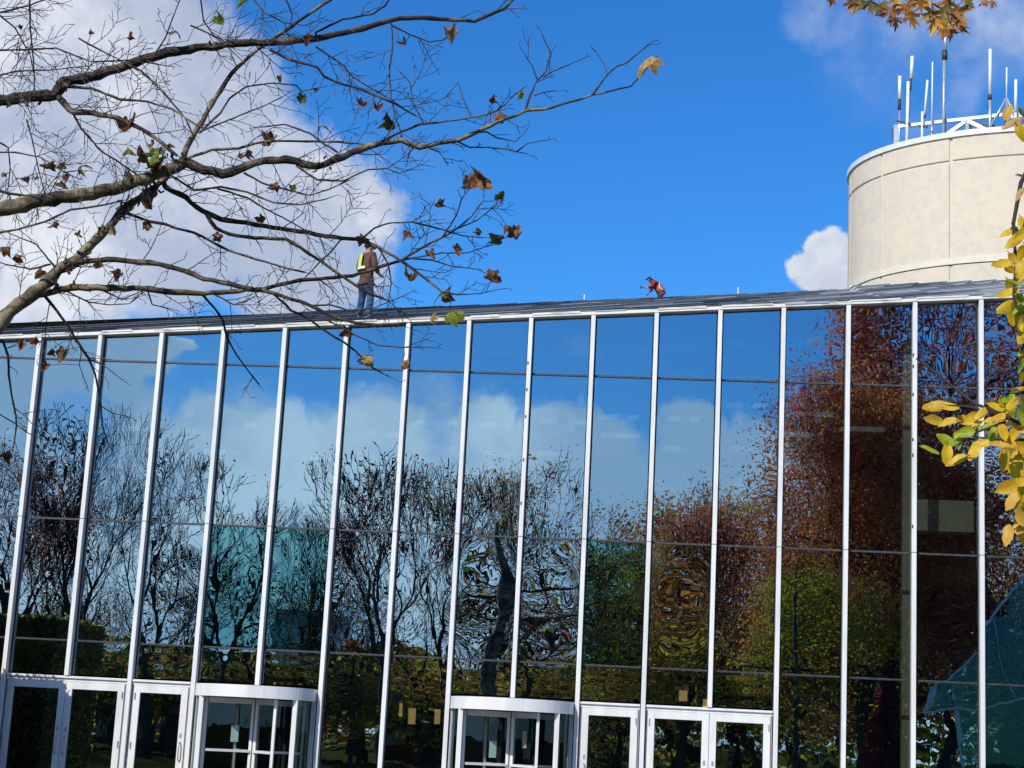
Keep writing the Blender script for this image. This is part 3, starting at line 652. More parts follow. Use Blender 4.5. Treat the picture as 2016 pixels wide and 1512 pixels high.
# vest panel over the left shoulder and back, with reflective band
v_ = shell_patch('safety_vest', M['vest'], p1, 1.15, 1.44, R(196), R(272), .205, .172, -.005, taper=.16)
shell_patch('reflective_band', M['reflect'], v_, 1.09, 1.15, R(198), R(300), .216, .183, -.005, m=2)
for a_, w_ in ((R(224), .05),):
    shell_patch('reflective_band', M['reflect'], v_, 1.16, 1.42, a_, a_+.22, .214, .181, -.005, n=4, taper=.16)
cap_on(p1, V((0,.012,1.665)))
skin('hair', {'a':((0,-.035,1.60),(.078,.06)),'b':((0,-.04,1.66),(.078,.06))}, [('a','b')], M['hair'], p1)

# bent worker further back, seen over the ridge
f2 = onY(1297, 586, 39.6); gz2 = ridge(f2.x).z-.25
p2 = empty('person', (f2.x, 39.6, gz2+.02), 'bending worker in red jacket and orange vest behind the roof ridge', 'person', rz=R(100))
p2.scale = (1.25, 1.02, 1.04)
# local +y is the way he faces (towards the left of the picture)
J = {'pelvis':((0,-.09,.90),(.10,.09)),'spine':((0,.05,1.06),(.12,.11)),'chest':((0,.22,1.24),(.14,.12)),'neck':((0,.34,1.35),.055),'jaw':((0,.42,1.36),.068),'head':((0,.43,1.42),(.075,.085)),'crown':((0,.43,1.48),.062),'nose':((0,.525,1.385),.012),'earL':((-.08,.41,1.40),.013),'earR':((.08,.41,1.40),.013),
     'shL':((-.17,.25,1.28),.058),'elL':((-.20,.36,1.03),.043),'wristL':((-.12,.54,1.02),.028),'shR':((.17,.25,1.28),.058),'elR':((.20,.30,1.00),.043),'wristR':((.13,.40,.90),.028),
     'hipL':((-.07,-.10,.82),.05),'knL':((-.12,.12,.47),.05),'anL':((-.13,-.02,.09),.038),'toeL':((-.13,.13,.04),.032),'hipR':((.07,-.10,.82),.05),'knR':((.12,.05,.47),.05),'anR':((.14,-.12,.09),.038),'toeR':((.14,.05,.04),.032)}
B = [('pelvis','spine'),('spine','chest'),('chest','neck'),('neck','jaw'),('jaw','head'),('head','crown'),('head','nose'),('head','earL'),('head','earR'),('chest','shL'),('shL','elL'),('elL','wristL'),('chest','shR'),('shR','elR'),('elR','wristR'),
     ('pelvis','hipL'),('hipL','knL'),('knL','anL'),('anL','toeL'),('pelvis','hipR'),('hipR','knR'),('knR','anR'),('anR','toeR')]
fingers(J, B, 'L', J['wristL'][0], (.1,.95,0), (.2,0,.95)); fingers(J, B, 'R', J['wristR'][0], (0,.5,-.85), (-.2,.8,.4))
skin('body', J, B, M['skin'], p2)
JJ = {'hem':((0,-.13,.80),(.18,.17)),'waist':((0,-.05,.94),(.18,.17)),'spine':((0,.06,1.10),(.19,.18)),'chest':((0,.21,1.25),(.20,.18)),'collar':((0,.33,1.335),.085),'hood':((0,.30,1.40),(.09,.075)),'shL':((-.175,.24,1.27),.085),'elL':((-.21,.36,1.03),.07),'wrL':((-.13,.505,1.02),.05),'shR':((.175,.24,1.27),.085),'elR':((.21,.30,1.00),.07),'wrR':((.135,.385,.92),.05)}
skin('jacket', JJ, [('hem','waist'),('waist','spine'),('spine','chest'),('chest','collar'),('collar','hood'),('chest','shL'),('shL','elL'),('elL','wrL'),('chest','shR'),('shR','elR'),('elR','wrR')], M['red'], p2, root='waist')
JJ = {'z':((0,-.13,.86),(.20,.19)),'a':((0,-.07,.96),(.205,.20)),'b':((0,.03,1.09),(.205,.20)),'c':((0,.10,1.20),(.19,.18))}
v_ = skin('safety_vest', JJ, [('z','a'),('a','b'),('b','c')], M['orange'], p2)
for s_ in (-1, 1):
    b = MB(); b.tube([(s_*.215,-.10,.93),(s_*.225,.0,1.0),(s_*.22,.04,1.12),(s_*.14,.02,1.24)], .024, 6); b.build('reflective_band', M['reflect'], v_)
b = MB(); b.tube([(s_*.2,0,0) for s_ in (0,)]+[(.185,-.1,.95)], .001, 3) if False else None
JJ = {'belt':((0,-.06,1.0),(.155,.15)),'pelvis':((0,-.1,.86),(.165,.16)),'hipR':((.095,-.08,.70),.11),'knR':((.12,.05,.47),.085),'anR':((.14,-.12,.085),.07),'hipL':((-.095,-.06,.70),.11),'knL':((-.12,.12,.47),.085),'anL':((-.13,-.02,.085),.07)}
skin('trousers', JJ, [('belt','pelvis'),('pelvis','hipL'),('hipL','knL'),('knL','anL'),('pelvis','hipR'),('hipR','knR'),('knR','anR')], M['dpants'], p2, root='pelvis')
cap_on(p2, V((0,.43,1.44)))
for s_, a_, t_ in ((-1,(-.13,-.04,.05),(-.13,.16,.035)), (1,(.14,-.14,.05),(.14,.08,.035))):
    skin('shoe', {'heel':(a_,(.05,.045)),'toe':(t_,(.045,.034))}, [('heel','toe')], M['shoe'], p2)
loc = p2.matrix_world if False else Matrix.Translation(p2.location) @ Matrix.Rotation(R(100), 4, 'Z')
hp = loc @ V((-.15,.73,1.06)); o = empty('hand_tool', hp, 'small dark tool held out in front by the bending worker', 'tool')
b = MB(); b.tube([(.10,0,-.02),(0,0,0),(-.05,0,.01)], [.016,.02,.02], 8); b.build('handle', M['black'], o); b = MB(); b.box(-.12,-.04,-.045,.045,-.045,.055); b.build('tool_head', M['black'], o)

# ------------------------------------------------------------------ leaves
def leaf_outline(kind, rg):
    if kind == 'maple':
        lob = [(-90,.22),(-60,.50),(-36,.66),(-14,.56),(4,.62),(20,.86),(34,.70),(50,.56),(66,.72),(78,.84),(90,1.0),(103,.80),(116,.74),(130,.55),(146,.72),(160,.86),(176,.60),(194,.58),(215,.68),(240,.48)]
    elif kind == 'oak':
        lob = [(-90,.10),(-62,.34),(-50,.16),(-25,.66),(-18,.52),(-8,.20),(12,.84),(22,.66),(30,.74),(50,.26),(66,.86),(76,.60),(90,1.05),(104,.60),(114,.86),(130,.26),(150,.74),(158,.66),(168,.84),(188,.20),(198,.52),(205,.66),(230,.16),(242,.34)]
    else:
        lob = []
        for k in range(16):
            a = math.pi*2*k/16-math.pi/2; x = .40*math.cos(a)*(1-.12*math.sin(a)); y = .72*math.sin(a)+(.1 if abs(math.sin(a)) > .99 and math.sin(a) > 0 else 0)
            lob.append((math.degrees(math.atan2(y, x)), math.hypot(x, y)))
    return [(R(a), r*rg.uniform(.9, 1.1)) for a, r in lob]
def leaf(mb, c, size, rg, kind='maple', curl=.6, tipdir=None, facing=None, stem=True):
    """one leaf blade as a curled fan with a mid ring; tipdir is where the tip points, facing its upper side"""
    t = (tipdir or V((rg.uniform(-1,1), rg.uniform(-1,1), rg.uniform(-1,.3)))).normalized()
    nrm = facing or V((rg.uniform(-1,1), rg.uniform(-1.3,.4), rg.uniform(-.5,1)))
    s = t.cross(nrm); s = s.normalized() if s.length > 1e-3 else t.orthogonal().normalized(); nrm = s.cross(t)
    h = size/2; o = leaf_outline(kind, rg); cu = rg.uniform(.4, 1)*curl*rg.choice((-1, 1)); cv = rg.uniform(-.5, 1)*curl; tw = rg.uniform(-.5,.5)*curl
    wv = rg.uniform(.05, .16)*curl; ph = rg.uniform(0, 6)
    def P(x, y):
        z = cu*x*x*1.3 + cv*y*y*.7 + tw*x*y + wv*math.sin(7*x+ph)*abs(y+.3) + .06*abs(x)
        x2 = x*(1-.35*abs(cu)*abs(x))
        return c + s*(x2*h) + t*(y*h) + nrm*(z*h)
    b0 = len(mb.v); n = len(o); mb.v.append(tuple(P(0, 0)))
    for k in (.5, 1.0):
        for a, r in o: mb.v.append(tuple(P(r*k*math.cos(a), r*k*math.sin(a))))
    for i in range(n):
        j = (i+1) % n; mb.face((b0, b0+1+i, b0+1+j)); mb.face((b0+1+i, b0+1+n+i, b0+1+n+j, b0+1+j))
    if stem:
        e = P(0, -.1); mb.tube([e, P(0, -.55), P(.05, -.95)], [.0016, .0014, .0012], 3, False)

# ------------------------------------------------------------------ sycamore: limbs in front of the camera
BR = [  # radius px at start / end, smooth bark?, polyline (pixels)
 (19,8.5,[(-262,330),(-150,240),(0,198),(60,192),(108,186),(128,162),(180,151),(250,127),(330,103),(400,92),(470,85),(530,84)],0),
 (9,3,[(530,84),(600,79),(640,73),(675,64),(713,56),(736,49),(788,36),(834,34),(894,40),(935,41),(962,30),(992,18),(1011,0),(1030,-22)],0),
 (24,15,[(-266,560),(-150,455),(-80,425),(0,412),(60,398),(120,388),(180,382),(240,367),(300,346),(345,328),(365,318)],1),
 (12,8,[(365,318),(400,334),(440,341),(486,328),(520,318),(562,312),(600,322),(623,327),(640,322),(675,309),(713,292)],0),
 (7.5,4,[(713,292),(751,281),(789,277),(826,290),(864,283),(902,275),(939,260),(977,241),(1015,228),(1037,217)],1),
 (4,1.6,[(1037,217),(1071,215),(1101,207),(1139,196),(1166,187),(1203,179),(1241,170),(1260,151),(1275,132)],1),
 (26,15,[(-268,900),(-150,800),(-60,700),(0,639),(21,612),(52,587),(94,552),(128,524)],1),
 (13,7,[(128,524),(153,507),(181,479),(208,455),(236,424),(250,406),(278,390),(300,372),(322,352),(345,330)],1),
 (8,4.5,[(360,320),(368,292),(385,262),(400,235),(425,190),(455,145),(480,120),(510,95)],1),
 (5,3.5,[(510,95),(550,68),(600,32),(649,0),(690,-28)],1),
 (8,4,[(112,188),(138,215),(145,221),(180,222),(230,232),(280,255),(320,282),(348,306)],0),
 (4,2.2,[(120,170),(180,174),(235,195),(290,200),(340,215),(385,245),(400,252)],1),
 (7,5,[(318,352),(326,368),(365,389),(399,417),(434,431),(486,439),(538,448),(590,455),(642,465),(705,471)],0),
 (4.5,3,[(705,471),(743,486),(789,513),(811,528),(845,554),(870,575)],0),
 (5,3.2,[(406,420),(424,448),(451,462),(503,469),(562,470),(590,486),(635,517),(677,545),(720,575),(760,590)],0),
 (4,2.4,[(250,420),(295,436),(326,441),(347,450),(382,458),(417,476),(451,493),(503,510),(562,528),(600,536)],0),
 (8,5.5,[(128,530),(156,517),(194,512),(243,512),(295,517),(330,524),(365,535),(399,549),(451,559),(497,569)],0),
 (9,6,[(50,592),(73,582),(104,573),(156,565),(208,567),(278,568),(330,573),(382,578),(434,576),(486,570),(515,570)],1),
 (5.5,4,[(515,570),(542,562),(590,551),(642,548),(694,543),(739,528),(789,513)],0),
 (3.8,1.5,[(789,513),(834,486),(871,467),(902,449),(928,426),(951,396),(953,373)],0),
 (5,3.4,[(515,570),(556,583),(590,594),(625,608),(660,626),(700,636),(750,640),(800,636)],0),
 (3.4,1.8,[(538,578),(573,611),(608,628),(642,653),(677,674),(700,691),(735,725),(768,742)],0),
 (4.2,1.8,[(84,578),(98,596),(111,611),(132,639),(149,667),(174,705),(187,736),(195,775),(198,795),(201,836),(212,871),(222,888)],0),
 (2.0,1,[(155,672),(160,695),(156,719),(167,750)],0), (2.0,1,[(175,706),(208,722),(240,747)],0), (1.6,1,[(200,800),(225,815),(245,818)],0),
 (3.4,1.6,[(397,578),(424,608),(439,632),(448,667),(465,698),(486,726),(510,757)],0),
 (4,1.8,[(-50,655),(7,672),(16,701),(17,736),(23,775),(31,815),(33,838),(26,880)],0), (2,1,[(-20,812),(0,816),(28,833),(56,853),(94,869)],0), (1.5,.8,[(31,805),(45,815),(56,826)],0),
 (2.8,1.6,[(1166,187),(1196,147),(1215,130),(1234,124),(1275,89)],1), (1.5,1,[(1196,147),(1190,128),(1173,102)],1),
 (3,1.5,[(1034,217),(1044,188),(1056,162),(1075,140),(1085,106),(1068,70)],1), (2,1.2,[(1071,151),(1090,140),(1109,132),(1143,117)],1), (1.6,1,[(1058,158),(1049,132),(1034,109)],1), (1.6,1,[(1052,188),(1070,182),(1090,179)],1),
 (3.4,2,[(745,282),(789,260),(826,245),(860,241),(913,234),(958,226),(977,219)],0), (2,1.1,[(977,219),(996,204),(1015,185)],0), (2.2,1.2,[(834,243),(815,204),(807,162),(789,143)],0), (2,1,[(928,230),(913,196),(902,162),(887,180)],0),
 (2.4,1.2,[(902,279),(924,290),(958,290),(996,294),(1037,303)],0), (1.8,1,[(1018,298),(1037,283),(1066,277)],0), (2.2,1.1,[(932,261),(958,260),(977,271),(1015,279),(1030,264)],0), (2.2,1.2,[(815,290),(806,300),(803,312)],0), (2,1,[(845,292),(865,300),(874,312)],0),
 (2.6,1.4,[(57,-20),(60,60),(66,120),(68,180)],0), (2.4,1.3,[(300,113),(325,75),(340,35),(356,-5)],0), (2,1.2,[(52,235),(62,270),(75,330),(90,390)],0),
 (2.8,1.6,[(144,224),(160,253),(198,297),(229,316),(278,349)],0), (3.2,2,[(232,118),(278,139),(310,170),(330,191),(365,233),(378,262)],0),
 (3.4,2.2,[(531,98),(573,118),(625,132),(638,151),(675,166),(713,177),(751,192),(789,211),(819,228)],0), (2.6,1.4,[(622,92),(675,128),(694,151),(724,170),(770,196)],0),
 (2.6,1.6,[(770,46),(773,87),(766,140),(770,188),(777,226),(789,260)],0), (2.4,1.4,[(770,50),(807,68),(845,83),(871,79),(890,68)],0),
 (3.8,2.2,[(368,312),(417,295),(469,292),(521,278),(590,278),(660,279),(730,285)],1),
 (3,1.6,[(392,262),(434,222),(451,194),(486,170),(538,163),(583,168),(594,180)],1), (2.6,1.4,[(399,257),(451,236),(486,222),(521,208),(556,191)],0),
 (3.2,1.8,[(335,345),(382,375),(434,368),(486,378),(538,399),(590,403),(642,392)],0), (2.8,1.6,[(427,371),(486,389),(521,410),(573,437),(608,458),(642,469)],0),
 (3,1.6,[(583,326),(625,354),(677,356),(724,334),(762,332),(785,341)],0), (2.8,1.4,[(480,340),(520,362),(560,372),(610,385),(650,372),(680,358)],0),
 (3.4,2,[(-60,470),(0,458),(35,451),(87,437),(139,413),(208,403),(240,395)],0), (5,3,[(-60,360),(0,377),(35,384),(75,390)],0),
 (3.2,1.8,[(622,79),(622,64),(675,38),(732,28),(758,11),(775,-15)],1),(3,1.6,[(665,300),(640,285),(610,262),(560,245),(520,250)],0),
 (2.6,1.6,[(713,470),(736,449),(766,439),(811,437),(826,428)],1), (2.4,1.4,[(811,437),(845,445),(871,452),(909,464),(950,468)],0), (2.8,1.6,[(705,471),(672,471),(649,498),(630,515),(600,547)],0),
 (2.4,1.2,[(871,467),(898,426),(909,392),(922,373)],0), (2.2,1.2,[(902,449),(939,434),(977,404)],0), (2.2,1.2,[(789,513),(830,505),(870,498),(920,498),(955,486)],0), (2.4,1.2,[(800,508),(850,512),(890,525),(940,530)],0),
 (3,1.5,[(0,25),(60,10),(110,-10)],0), (2.6,1.3,[(-20,100),(40,98),(110,95),(180,122),(250,118),(330,130)],0), (2.6,1.3,[(-20,155),(30,140),(100,138),(170,130)],0),
 (2.4,1.2,[(-20,15),(30,55),(60,110),(68,150)],0), (2.6,1.2,[(-20,300),(30,300),(80,310),(130,340),(150,350)],0), (2.4,1.2,[(-20,270),(16,290),(20,330),(15,380)],0),
 (2.6,1.3,[(155,75),(190,95),(230,115),(265,135)],0), (2.2,1.1,[(375,50),(410,65),(440,85),(475,118)],0), (2.4,1.2,[(395,0),(400,40),(420,70),(440,80)],0),
 (2.8,1.4,[(100,520),(60,530),(10,520),(-20,510)],0), (2.8,1.2,[(120,540),(70,480),(20,460)],0), (2.4,1.2,[(200,570),(240,590),(275,575)],0), (2.4,1.1,[(290,570),(300,600),(325,605)],0),
 (2.2,1.1,[(128,572),(175,595),(215,600),(255,598),(268,588)],0), (2.6,1.2,[(610,602),(650,600),(690,612),(740,605),(800,580)],0), (2.4,1.2,[(420,578),(460,600),(490,590)],0),
 (2.4,1.2,[(640,628),(700,660),(745,680),(795,684),(845,684)],0), (2.4,1.2,[(500,0),(520,25),(560,45),(600,50)],0), (2.6,1.3,[(560,-10),(575,30),(570,60)],0),
 (2.2,1.1,[(870,575),(900,580),(945,578),(980,570)],0), (2.4,1.2,[(745,488),(765,520),(770,560),(760,620)],0),
]
SYD = 12.0
syc = at(-262, 900, 11.6); syc_base = V((syc.x, syc.y, 0))
tree = empty('sycamore_tree', syc_base, 'nearly bare sycamore whose limbs reach in from the left with a few dry leaves', 'tree')
rt = random.Random(12)
known = []       # (px, py, dist)
def near(px, py):
    best = None
    for a, c, d in known:
        q = (a-px)**2+(c-py)**2
        if best is None or q < best[0]: best = (q, d)
    return best
def depth_at(px, py):
    q = near(px, py); return q[1] if q else SYD
def densify(pts, step):
    out = []
    for p, q in zip(pts, pts[1:]):
        L = math.hypot(q[0]-p[0], q[1]-p[1]); n_ = max(1, int(L/step))
        for k in range(n_): out.append((p[0]+(q[0]-p[0])*k/n_, p[1]+(q[1]-p[1])*k/n_))
    return out+[pts[-1]]
limbs, paints, twigs = MB(), MB(), MB(); spawn = []
first = True
for r0, r1, pts, smooth in BR:
    q = near(*pts[0]); far_start = pts[0][0] < -200
    d0 = 11.6 if far_start else (q[1] if q and q[0] < 30**2 else SYD+rt.uniform(-.5, .5))
    slope = rt.uniform(-.0016, .0022) if r0 < 12 else .0006
    P_ = densify(pts, 14 if r0 > 3 else 9); n_ = len(P_); L = 0; W3 = []; RR = []
    jx = .0
    for i, (x, y) in enumerate(P_):
        if i: L += math.hypot(x-P_[i-1][0], y-P_[i-1][1])
        k = i/(n_-1); r = r0+(r1-r0)*k
        jit = min(2.4, r*.22) if 0 < i < n_-1 else 0
        x2, y2 = x+rt.uniform(-jit, jit), y+rt.uniform(-jit, jit); d = d0+slope*L
        known.append((x, y, d)); W3.append(at(x2, y2, d)-syc_base); RR.append(max(.8, r*.80*rt.uniform(.86, 1.16))*d/F)
        if 0 < i: spawn.append((x, y, d, P_[i][0]-P_[i-1][0], P_[i][1]-P_[i-1][1], r))
    (paints if (smooth and r0 > 3.4) else (limbs if r0 > 3 else twigs)).tube(W3, RR, 10 if r0 > 8 else (7 if r0 > 3 else 5))
    spawn.append((P_[-1][0], P_[-1][1], d, P_[-1][0]-P_[-2][0], P_[-1][1]-P_[-2][1], 0))
def twig(x, y, d, ang, L, r, lvl):
    dz = rt.uniform(-.004, .004); pts = [(x, y)]; n_ = max(2, int(L/9)); side = rt.choice((-1, 1)); bend = rt.uniform(-.05, .05); nodes = []
    cx, cy, a, dd = x, y, ang, d; W3 = [at(cx, cy, dd)-syc_base]; RR = [r*dd/F]
    for k in range(n_):
        a += bend + side*.16*rt.uniform(.3, 1.2); side = -side
        st_ = L/n_*rt.uniform(.7, 1.3); cx += math.cos(a)*st_; cy += math.sin(a)*st_; dd += dz*st_
        W3.append(at(cx, cy, dd)-syc_base); RR.append(max(.55, r*(1-.55*(k+1)/n_))*dd/F); nodes.append((cx, cy, dd, a, side))
    if lvl == 0 or r > 1: RR[-1] *= 1.0
    twigs.tube(W3, RR, 4 if r > 1 else 3, False)
    for (cx, cy, dd, a, sd_) in nodes:
        if lvl < 2 and rt.random() < (.46 if lvl == 0 else .30): twig(cx, cy, dd, a+sd_*rt.uniform(.45, 1.0), L*rt.uniform(.28, .5), r*.74, lvl+1)
        elif rt.random() < .6: # bud
            twigs.tube([at(cx, cy, dd)-syc_base, at(cx+math.cos(a+sd_*.8)*2.6, cy+math.sin(a+sd_*.8)*2.6, dd)-syc_base], [.9*dd/F, .35*dd/F], 3, False)
for (x, y, d, dx, dy, r) in spawn:
    if x < -60 or y < -30: continue
    a = math.atan2(dy, dx)
    dens_ = .22 if r > 8 else (.28 if r > 3 else .26)
    if x < 330 and y < 400: dens_ *= 1.7
    if x > 1000: dens_ *= .35
    if r == 0: twig(x, y, d, a, rt.uniform(14, 30), 1.1, 1); continue
    if y > 640: dens_ *= .55
    if rt.random() < dens_:
        twig(x, y, d, a+rt.choice((-1, 1))*rt.uniform(.4, 1.15), rt.uniform(28, 92)*(.6 if (x > 850 or y > 600) else 1), 1.25 if r > 3 else 1.0, 0)
# peeling bark flakes and knots at the forks
for kx, ky, n_, sp in ((128,168,26,14),(350,318,20,22),(250,405,26,20),(135,520,14,16),(165,500,12,14),(300,372,14,18),(70,190,10,20),(400,92,8,30),(200,455,10,16),(640,325,8,20),(30,200,8,20),(105,565,10,14)):
    for _ in range(n_):
        x, y = kx+rt.gauss(0, sp*.5), ky+rt.gauss(0, sp*.45); q = near(x, y)
        if q[0] > 15**2: continue
        c = at(x, y, q[1]-.03)-syc_base; s_ = rt.uniform(2, 6)*q[1]/F; u_ = V((rt.uniform(-1,1), rt.uniform(-.6,.3), rt.uniform(-1,1))).normalized(); w_ = u_.orthogonal().normalized()
        limbs.hexa([c-u_*s_-w_*s_*.5, c+u_*s_*1.3-w_*s_*.3, c+u_*s_+w_*s_*.5, c-u_*s_+w_*s_*.4], [p+V((.004,-.006,.006)) for p in (c-u_*s_-w_*s_*.5, c+u_*s_*1.3-w_*s_*.3, c+u_*s_+w_*s_*.5, c-u_*s_+w_*s_*.4)])
tr = MB(); tr.tube([(0,0,-.2),(.02,0,1.2),(-.02,0,2.6)]+[at(px, py, 11.6)-syc_base for px, py in ((-266,900),(-264,560),(-258,330),(-250,60),(-240,-250),(-250,-600))], [.34,.27,.24,.23,.20,.17,.13,.10,.07], 14)
tr.build('trunk', M['paint'], tree, smooth=True)
limbs.build('limb', M['bark'], tree, smooth=False); paints.build('pale_limb', M['paint'], tree, smooth=True); 
LV = [(248,258,42,'b'),(345,62,34,'g'),(425,44,24,'y'),(440,48,26,'y'),(480,3,30,'y'),(180,67,15,'b'),(253,72,17,'b'),(43,53,14,'g'),(593,200,28,'o'),(626,178,18,'b'),(632,248,34,'o'),(713,208,30,'b'),(741,212,28,'b'),(773,241,36,'o'),(536,276,36,'b'),(485,300,22,'b'),(884,62,38,'t'),(797,86,28,'b'),(967,194,24,'b'),(980,232,30,'b'),(1028,186,22,'y'),(1280,117,56,'t'),(940,352,60,'b'),(925,358,34,'b'),(987,389,28,'o'),(868,403,26,'b'),(944,457,20,'b'),(980,470,42,'o'),(1013,462,36,'b'),(1000,448,24,'b'),(898,488,30,'b'),(848,497,26,'b'),(805,460,30,'b'),(712,468,32,'b'),(965,544,40,'b'),(811,552,34,'b'),(874,580,38,'o'),(886,617,44,'y'),(850,622,30,'t'),(686,655,28,'b'),(726,710,34,'t'),(792,715,26,'t'),(516,435,24,'b'),(425,467,24,'b'),(577,372,18,'y'),(543,366,24,'b'),(98,322,26,'b'),(120,328,20,'o'),(158,328,34,'o'),(70,352,16,'b'),(50,350,20,'b'),(8,343,14,'b'),(120,362,26,'o'),(290,440,26,'b'),(152,464,18,'t'),(12,488,30,'b'),(30,508,26,'b'),(235,540,30,'b'),(145,562,20,'b'),(174,565,20,'b'),(190,526,20,'t'),(80,536,28,'b'),(115,566,18,'b'),(125,693,34,'b'),(100,690,20,'b'),(91,720,24,'b'),(43,676,22,'b'),(72,670,20,'b'),(20,704,12,'b'),(12,890,34,'b'),(310,303,36,'y'),(303,325,34,'b'),(286,308,34,'b'),(300,285,26,'b'),(322,318,22,'g'),(250,303,24,'y'),(248,345,26,'b'),(475,310,18,'b'),(298,376,34,'o'),(282,392,36,'b'),(245,405,40,'b'),(222,458,20,'t'),(550,152,16,'b'),(325,345,22,'y'),(135,350,24,'b'),(105,440,22,'b'),(296,330,24,'g'),(610,80,24,'b'),(318,297,20,'g'),(335,285,16,'b')]
lf = MB(); cm = {'b':0,'o':1,'y':2,'t':3,'g':4}
for x, y, s_, c in LV:
    q = near(x, y); d = q[1]+rt.uniform(-.08, .08); lf.cur = cm[c]; p = at(x, y, d)-syc_base
    leaf(lf, p, s_*1.38*d/F, rt, 'maple', rt.uniform(1.1, 2.3), V((rt.uniform(-.8,.8), rt.uniform(-.5,.3), rt.uniform(-1,.5))), V((rt.uniform(-.7,.7), -1, rt.uniform(-.4,.8))), stem=False)
    bx = min(known, key=lambda k: (k[0]-x)**2+(k[1]-y)**2)
    twigs.tube([at(bx[0], bx[1], bx[2])-syc_base, at((bx[0]+x)/2+rt.uniform(-4,4), (bx[1]+y)/2-rt.uniform(0,5), (bx[2]+d)/2)-syc_base, p], [.9*d/F, .8*d/F, .7*d/F], 3, False)
lf.build('leaves', [M['lb'], M['lo'], M['ly'], M['lt'], M['lg']], tree)
twigs.build('twigs', M['twig'], tree)
# ------------------------------------------------------------------ whole trees (they show in the mirror glass)
def grow(mb, p, d, L, r, lv, rg, pr, tips):
    n_ = 4 if lv > 3 else 3; pts = [p]; rs = [r]; q = p.copy(); e = d.copy()
    for k in range(n_):
        e = (e + V((rg.gauss(0,1), rg.gauss(0,1), rg.gauss(0,1)))*pr['wob'] + V((0,0,pr['up']))).normalized()
        q = q+e*(L/n_); pts.append(q.copy()); rs.append(max(pr['rmin'], r*(1-pr['tap']*(k+1)/n_)))
        if 0 < k < n_-1 and lv > 1 and lv < pr['lv'] and rg.random() < pr['side']:
            a = (e + rand_perp(e, rg)*rg.uniform(.6, 1.0)).normalized(); grow(mb, q.copy(), a, L*.55, rs[-1]*.5, lv-2 if lv > 2 else 1, rg, pr, tips)
    mb.tube(pts, rs, 8 if lv > 6 else (5 if lv > 4 else 3), False)
    if lv <= 1: tips.append((q, e)); return
    if lv <= 3: tips.append((q, e))
    m_ = rg.choice(pr['split']); ph = rg.uniform(0, 6.28); x = e.orthogonal().normalized(); y = e.cross(x)
    for k in range(m_):
        a = ph+6.283*k/m_+rg.uniform(-.4,.4); t = rg.uniform(*pr['ang'])
        grow(mb, q.copy(), (e*math.cos(t)+(x*math.cos(a)+y*math.sin(a))*math.sin(t)).normalized(), L*rg.uniform(*pr['rat']), rs[-1]*(.78 if m_ == 2 else .66), lv-1, rg, pr, tips)
def rand_perp(e, rg): x = e.orthogonal().normalized(); y = e.cross(x); a = rg.uniform(0, 6.28); return x*math.cos(a)+y*math.sin(a)
BARE = dict(rmin=.0010, tap=.26, wob=.09, up=.075, side=.55, lv=8, split=(2,2,3), ang=(.18,.46), rat=(.72,.9))
BROAD = dict(rmin=.0009, tap=.3, wob=.12, up=.02, side=.6, lv=8, split=(2,3,3), ang=(.35,.75), rat=(.70,.86))
def make_tree(name, label, cat, base, H, seed, pr, leafmats=None, nleaf=0, lsize=.12, spread=.5, wscale=1.0, trunk=.1, lv=8, group=None, r0=.02, lowcut=0, rmax=0):
    rg = random.Random(seed); o = empty(name, base, label, cat, group)
    wood = MB(); tips = []; pr = dict(pr); pr['lv'] = lv
    grow(wood, V((0,0,trunk)), V((rg.uniform(-.05,.05), rg.uniform(-.05,.05), 1)).normalized(), .24, r0, lv, rg, pr, tips)
    zm = max(v[2] for v in wood.v); s = H/zm
    def sq(x, y):
        if not rmax: return x, y
        r = math.hypot(x, y)
        if r < 1e-6: return x, y
        f = rmax*math.tanh(r/rmax)/r; return x*f, y*f
    tk = MB(); tk.tube([(0,0,-.02*s),(0.003*s,0,trunk*.5*s),(0,0,trunk*s*1.01)], [r0*1.5*s, r0*1.1*s, r0*s], 10)
    tk.build('trunk', M['darkbark'], o, smooth=True)
    wood.v = [(*sq(a*s*wscale, b_*s*wscale), c*s) for a, b_, c in wood.v]
    wood.build('branches', M['darkbark'], o)
    if nleaf:
        lm = MB(); nm_ = len(leafmats); so_ = V((seed*1.7, 0, 0))
        for k in range(nleaf):
            t, e = rg.choice(tips); t = V((*sq(t.x*s*wscale, t.y*s*wscale), t.z*s))
            if t.z < lowcut*H: continue
            c = t+V((rg.gauss(0,1), rg.gauss(0,1), rg.gauss(0,1)))*spread
            nn = noise.noise(c*.35+so_)+rg.uniform(-.28,.28); lm.cur = max(0, min(nm_-1, int((nn+.5)*nm_)))
            u = V((rg.gauss(0,1), rg.gauss(0,1), rg.gauss(0,1)-.6)).normalized()*lsize*rg.uniform(.6,1.25)*.5; w_ = rand_perp(u.normalized(), rg)*u.length*.62
            lm.poly((c-u, c+w_*.9-u*.1, c+u, c-w_*.9+u*.1))
        lm.build('foliage', [M[x] for x in leafmats], o)
    return o
def mtree(name, label, px, pytop, Y, seed, pr, **k):
    b_ = mir(px, 1430, Y); t = mir(px, pytop, Y); return make_tree(name, label, 'tree', V((b_.x, b_.y, 0)), t.z, seed, pr, **k)
gb = 'bare autumn trees mirrored in the glass'
mtree('bare_tree', 'bare slender tree mirrored behind the second and third panes from the left', 160, 795, 50, 3, BARE, leafmats=['eg','rb'], nleaf=260, lsize=.16, spread=.25, wscale=.95, group=gb)
mtree('bare_tree', 'bare forked tree mirrored just left of the first revolving door', 285, 870, 46, 4, BARE, leafmats=['eg','rb'], nleaf=160, lsize=.16, spread=.25, wscale=.95, group=gb)
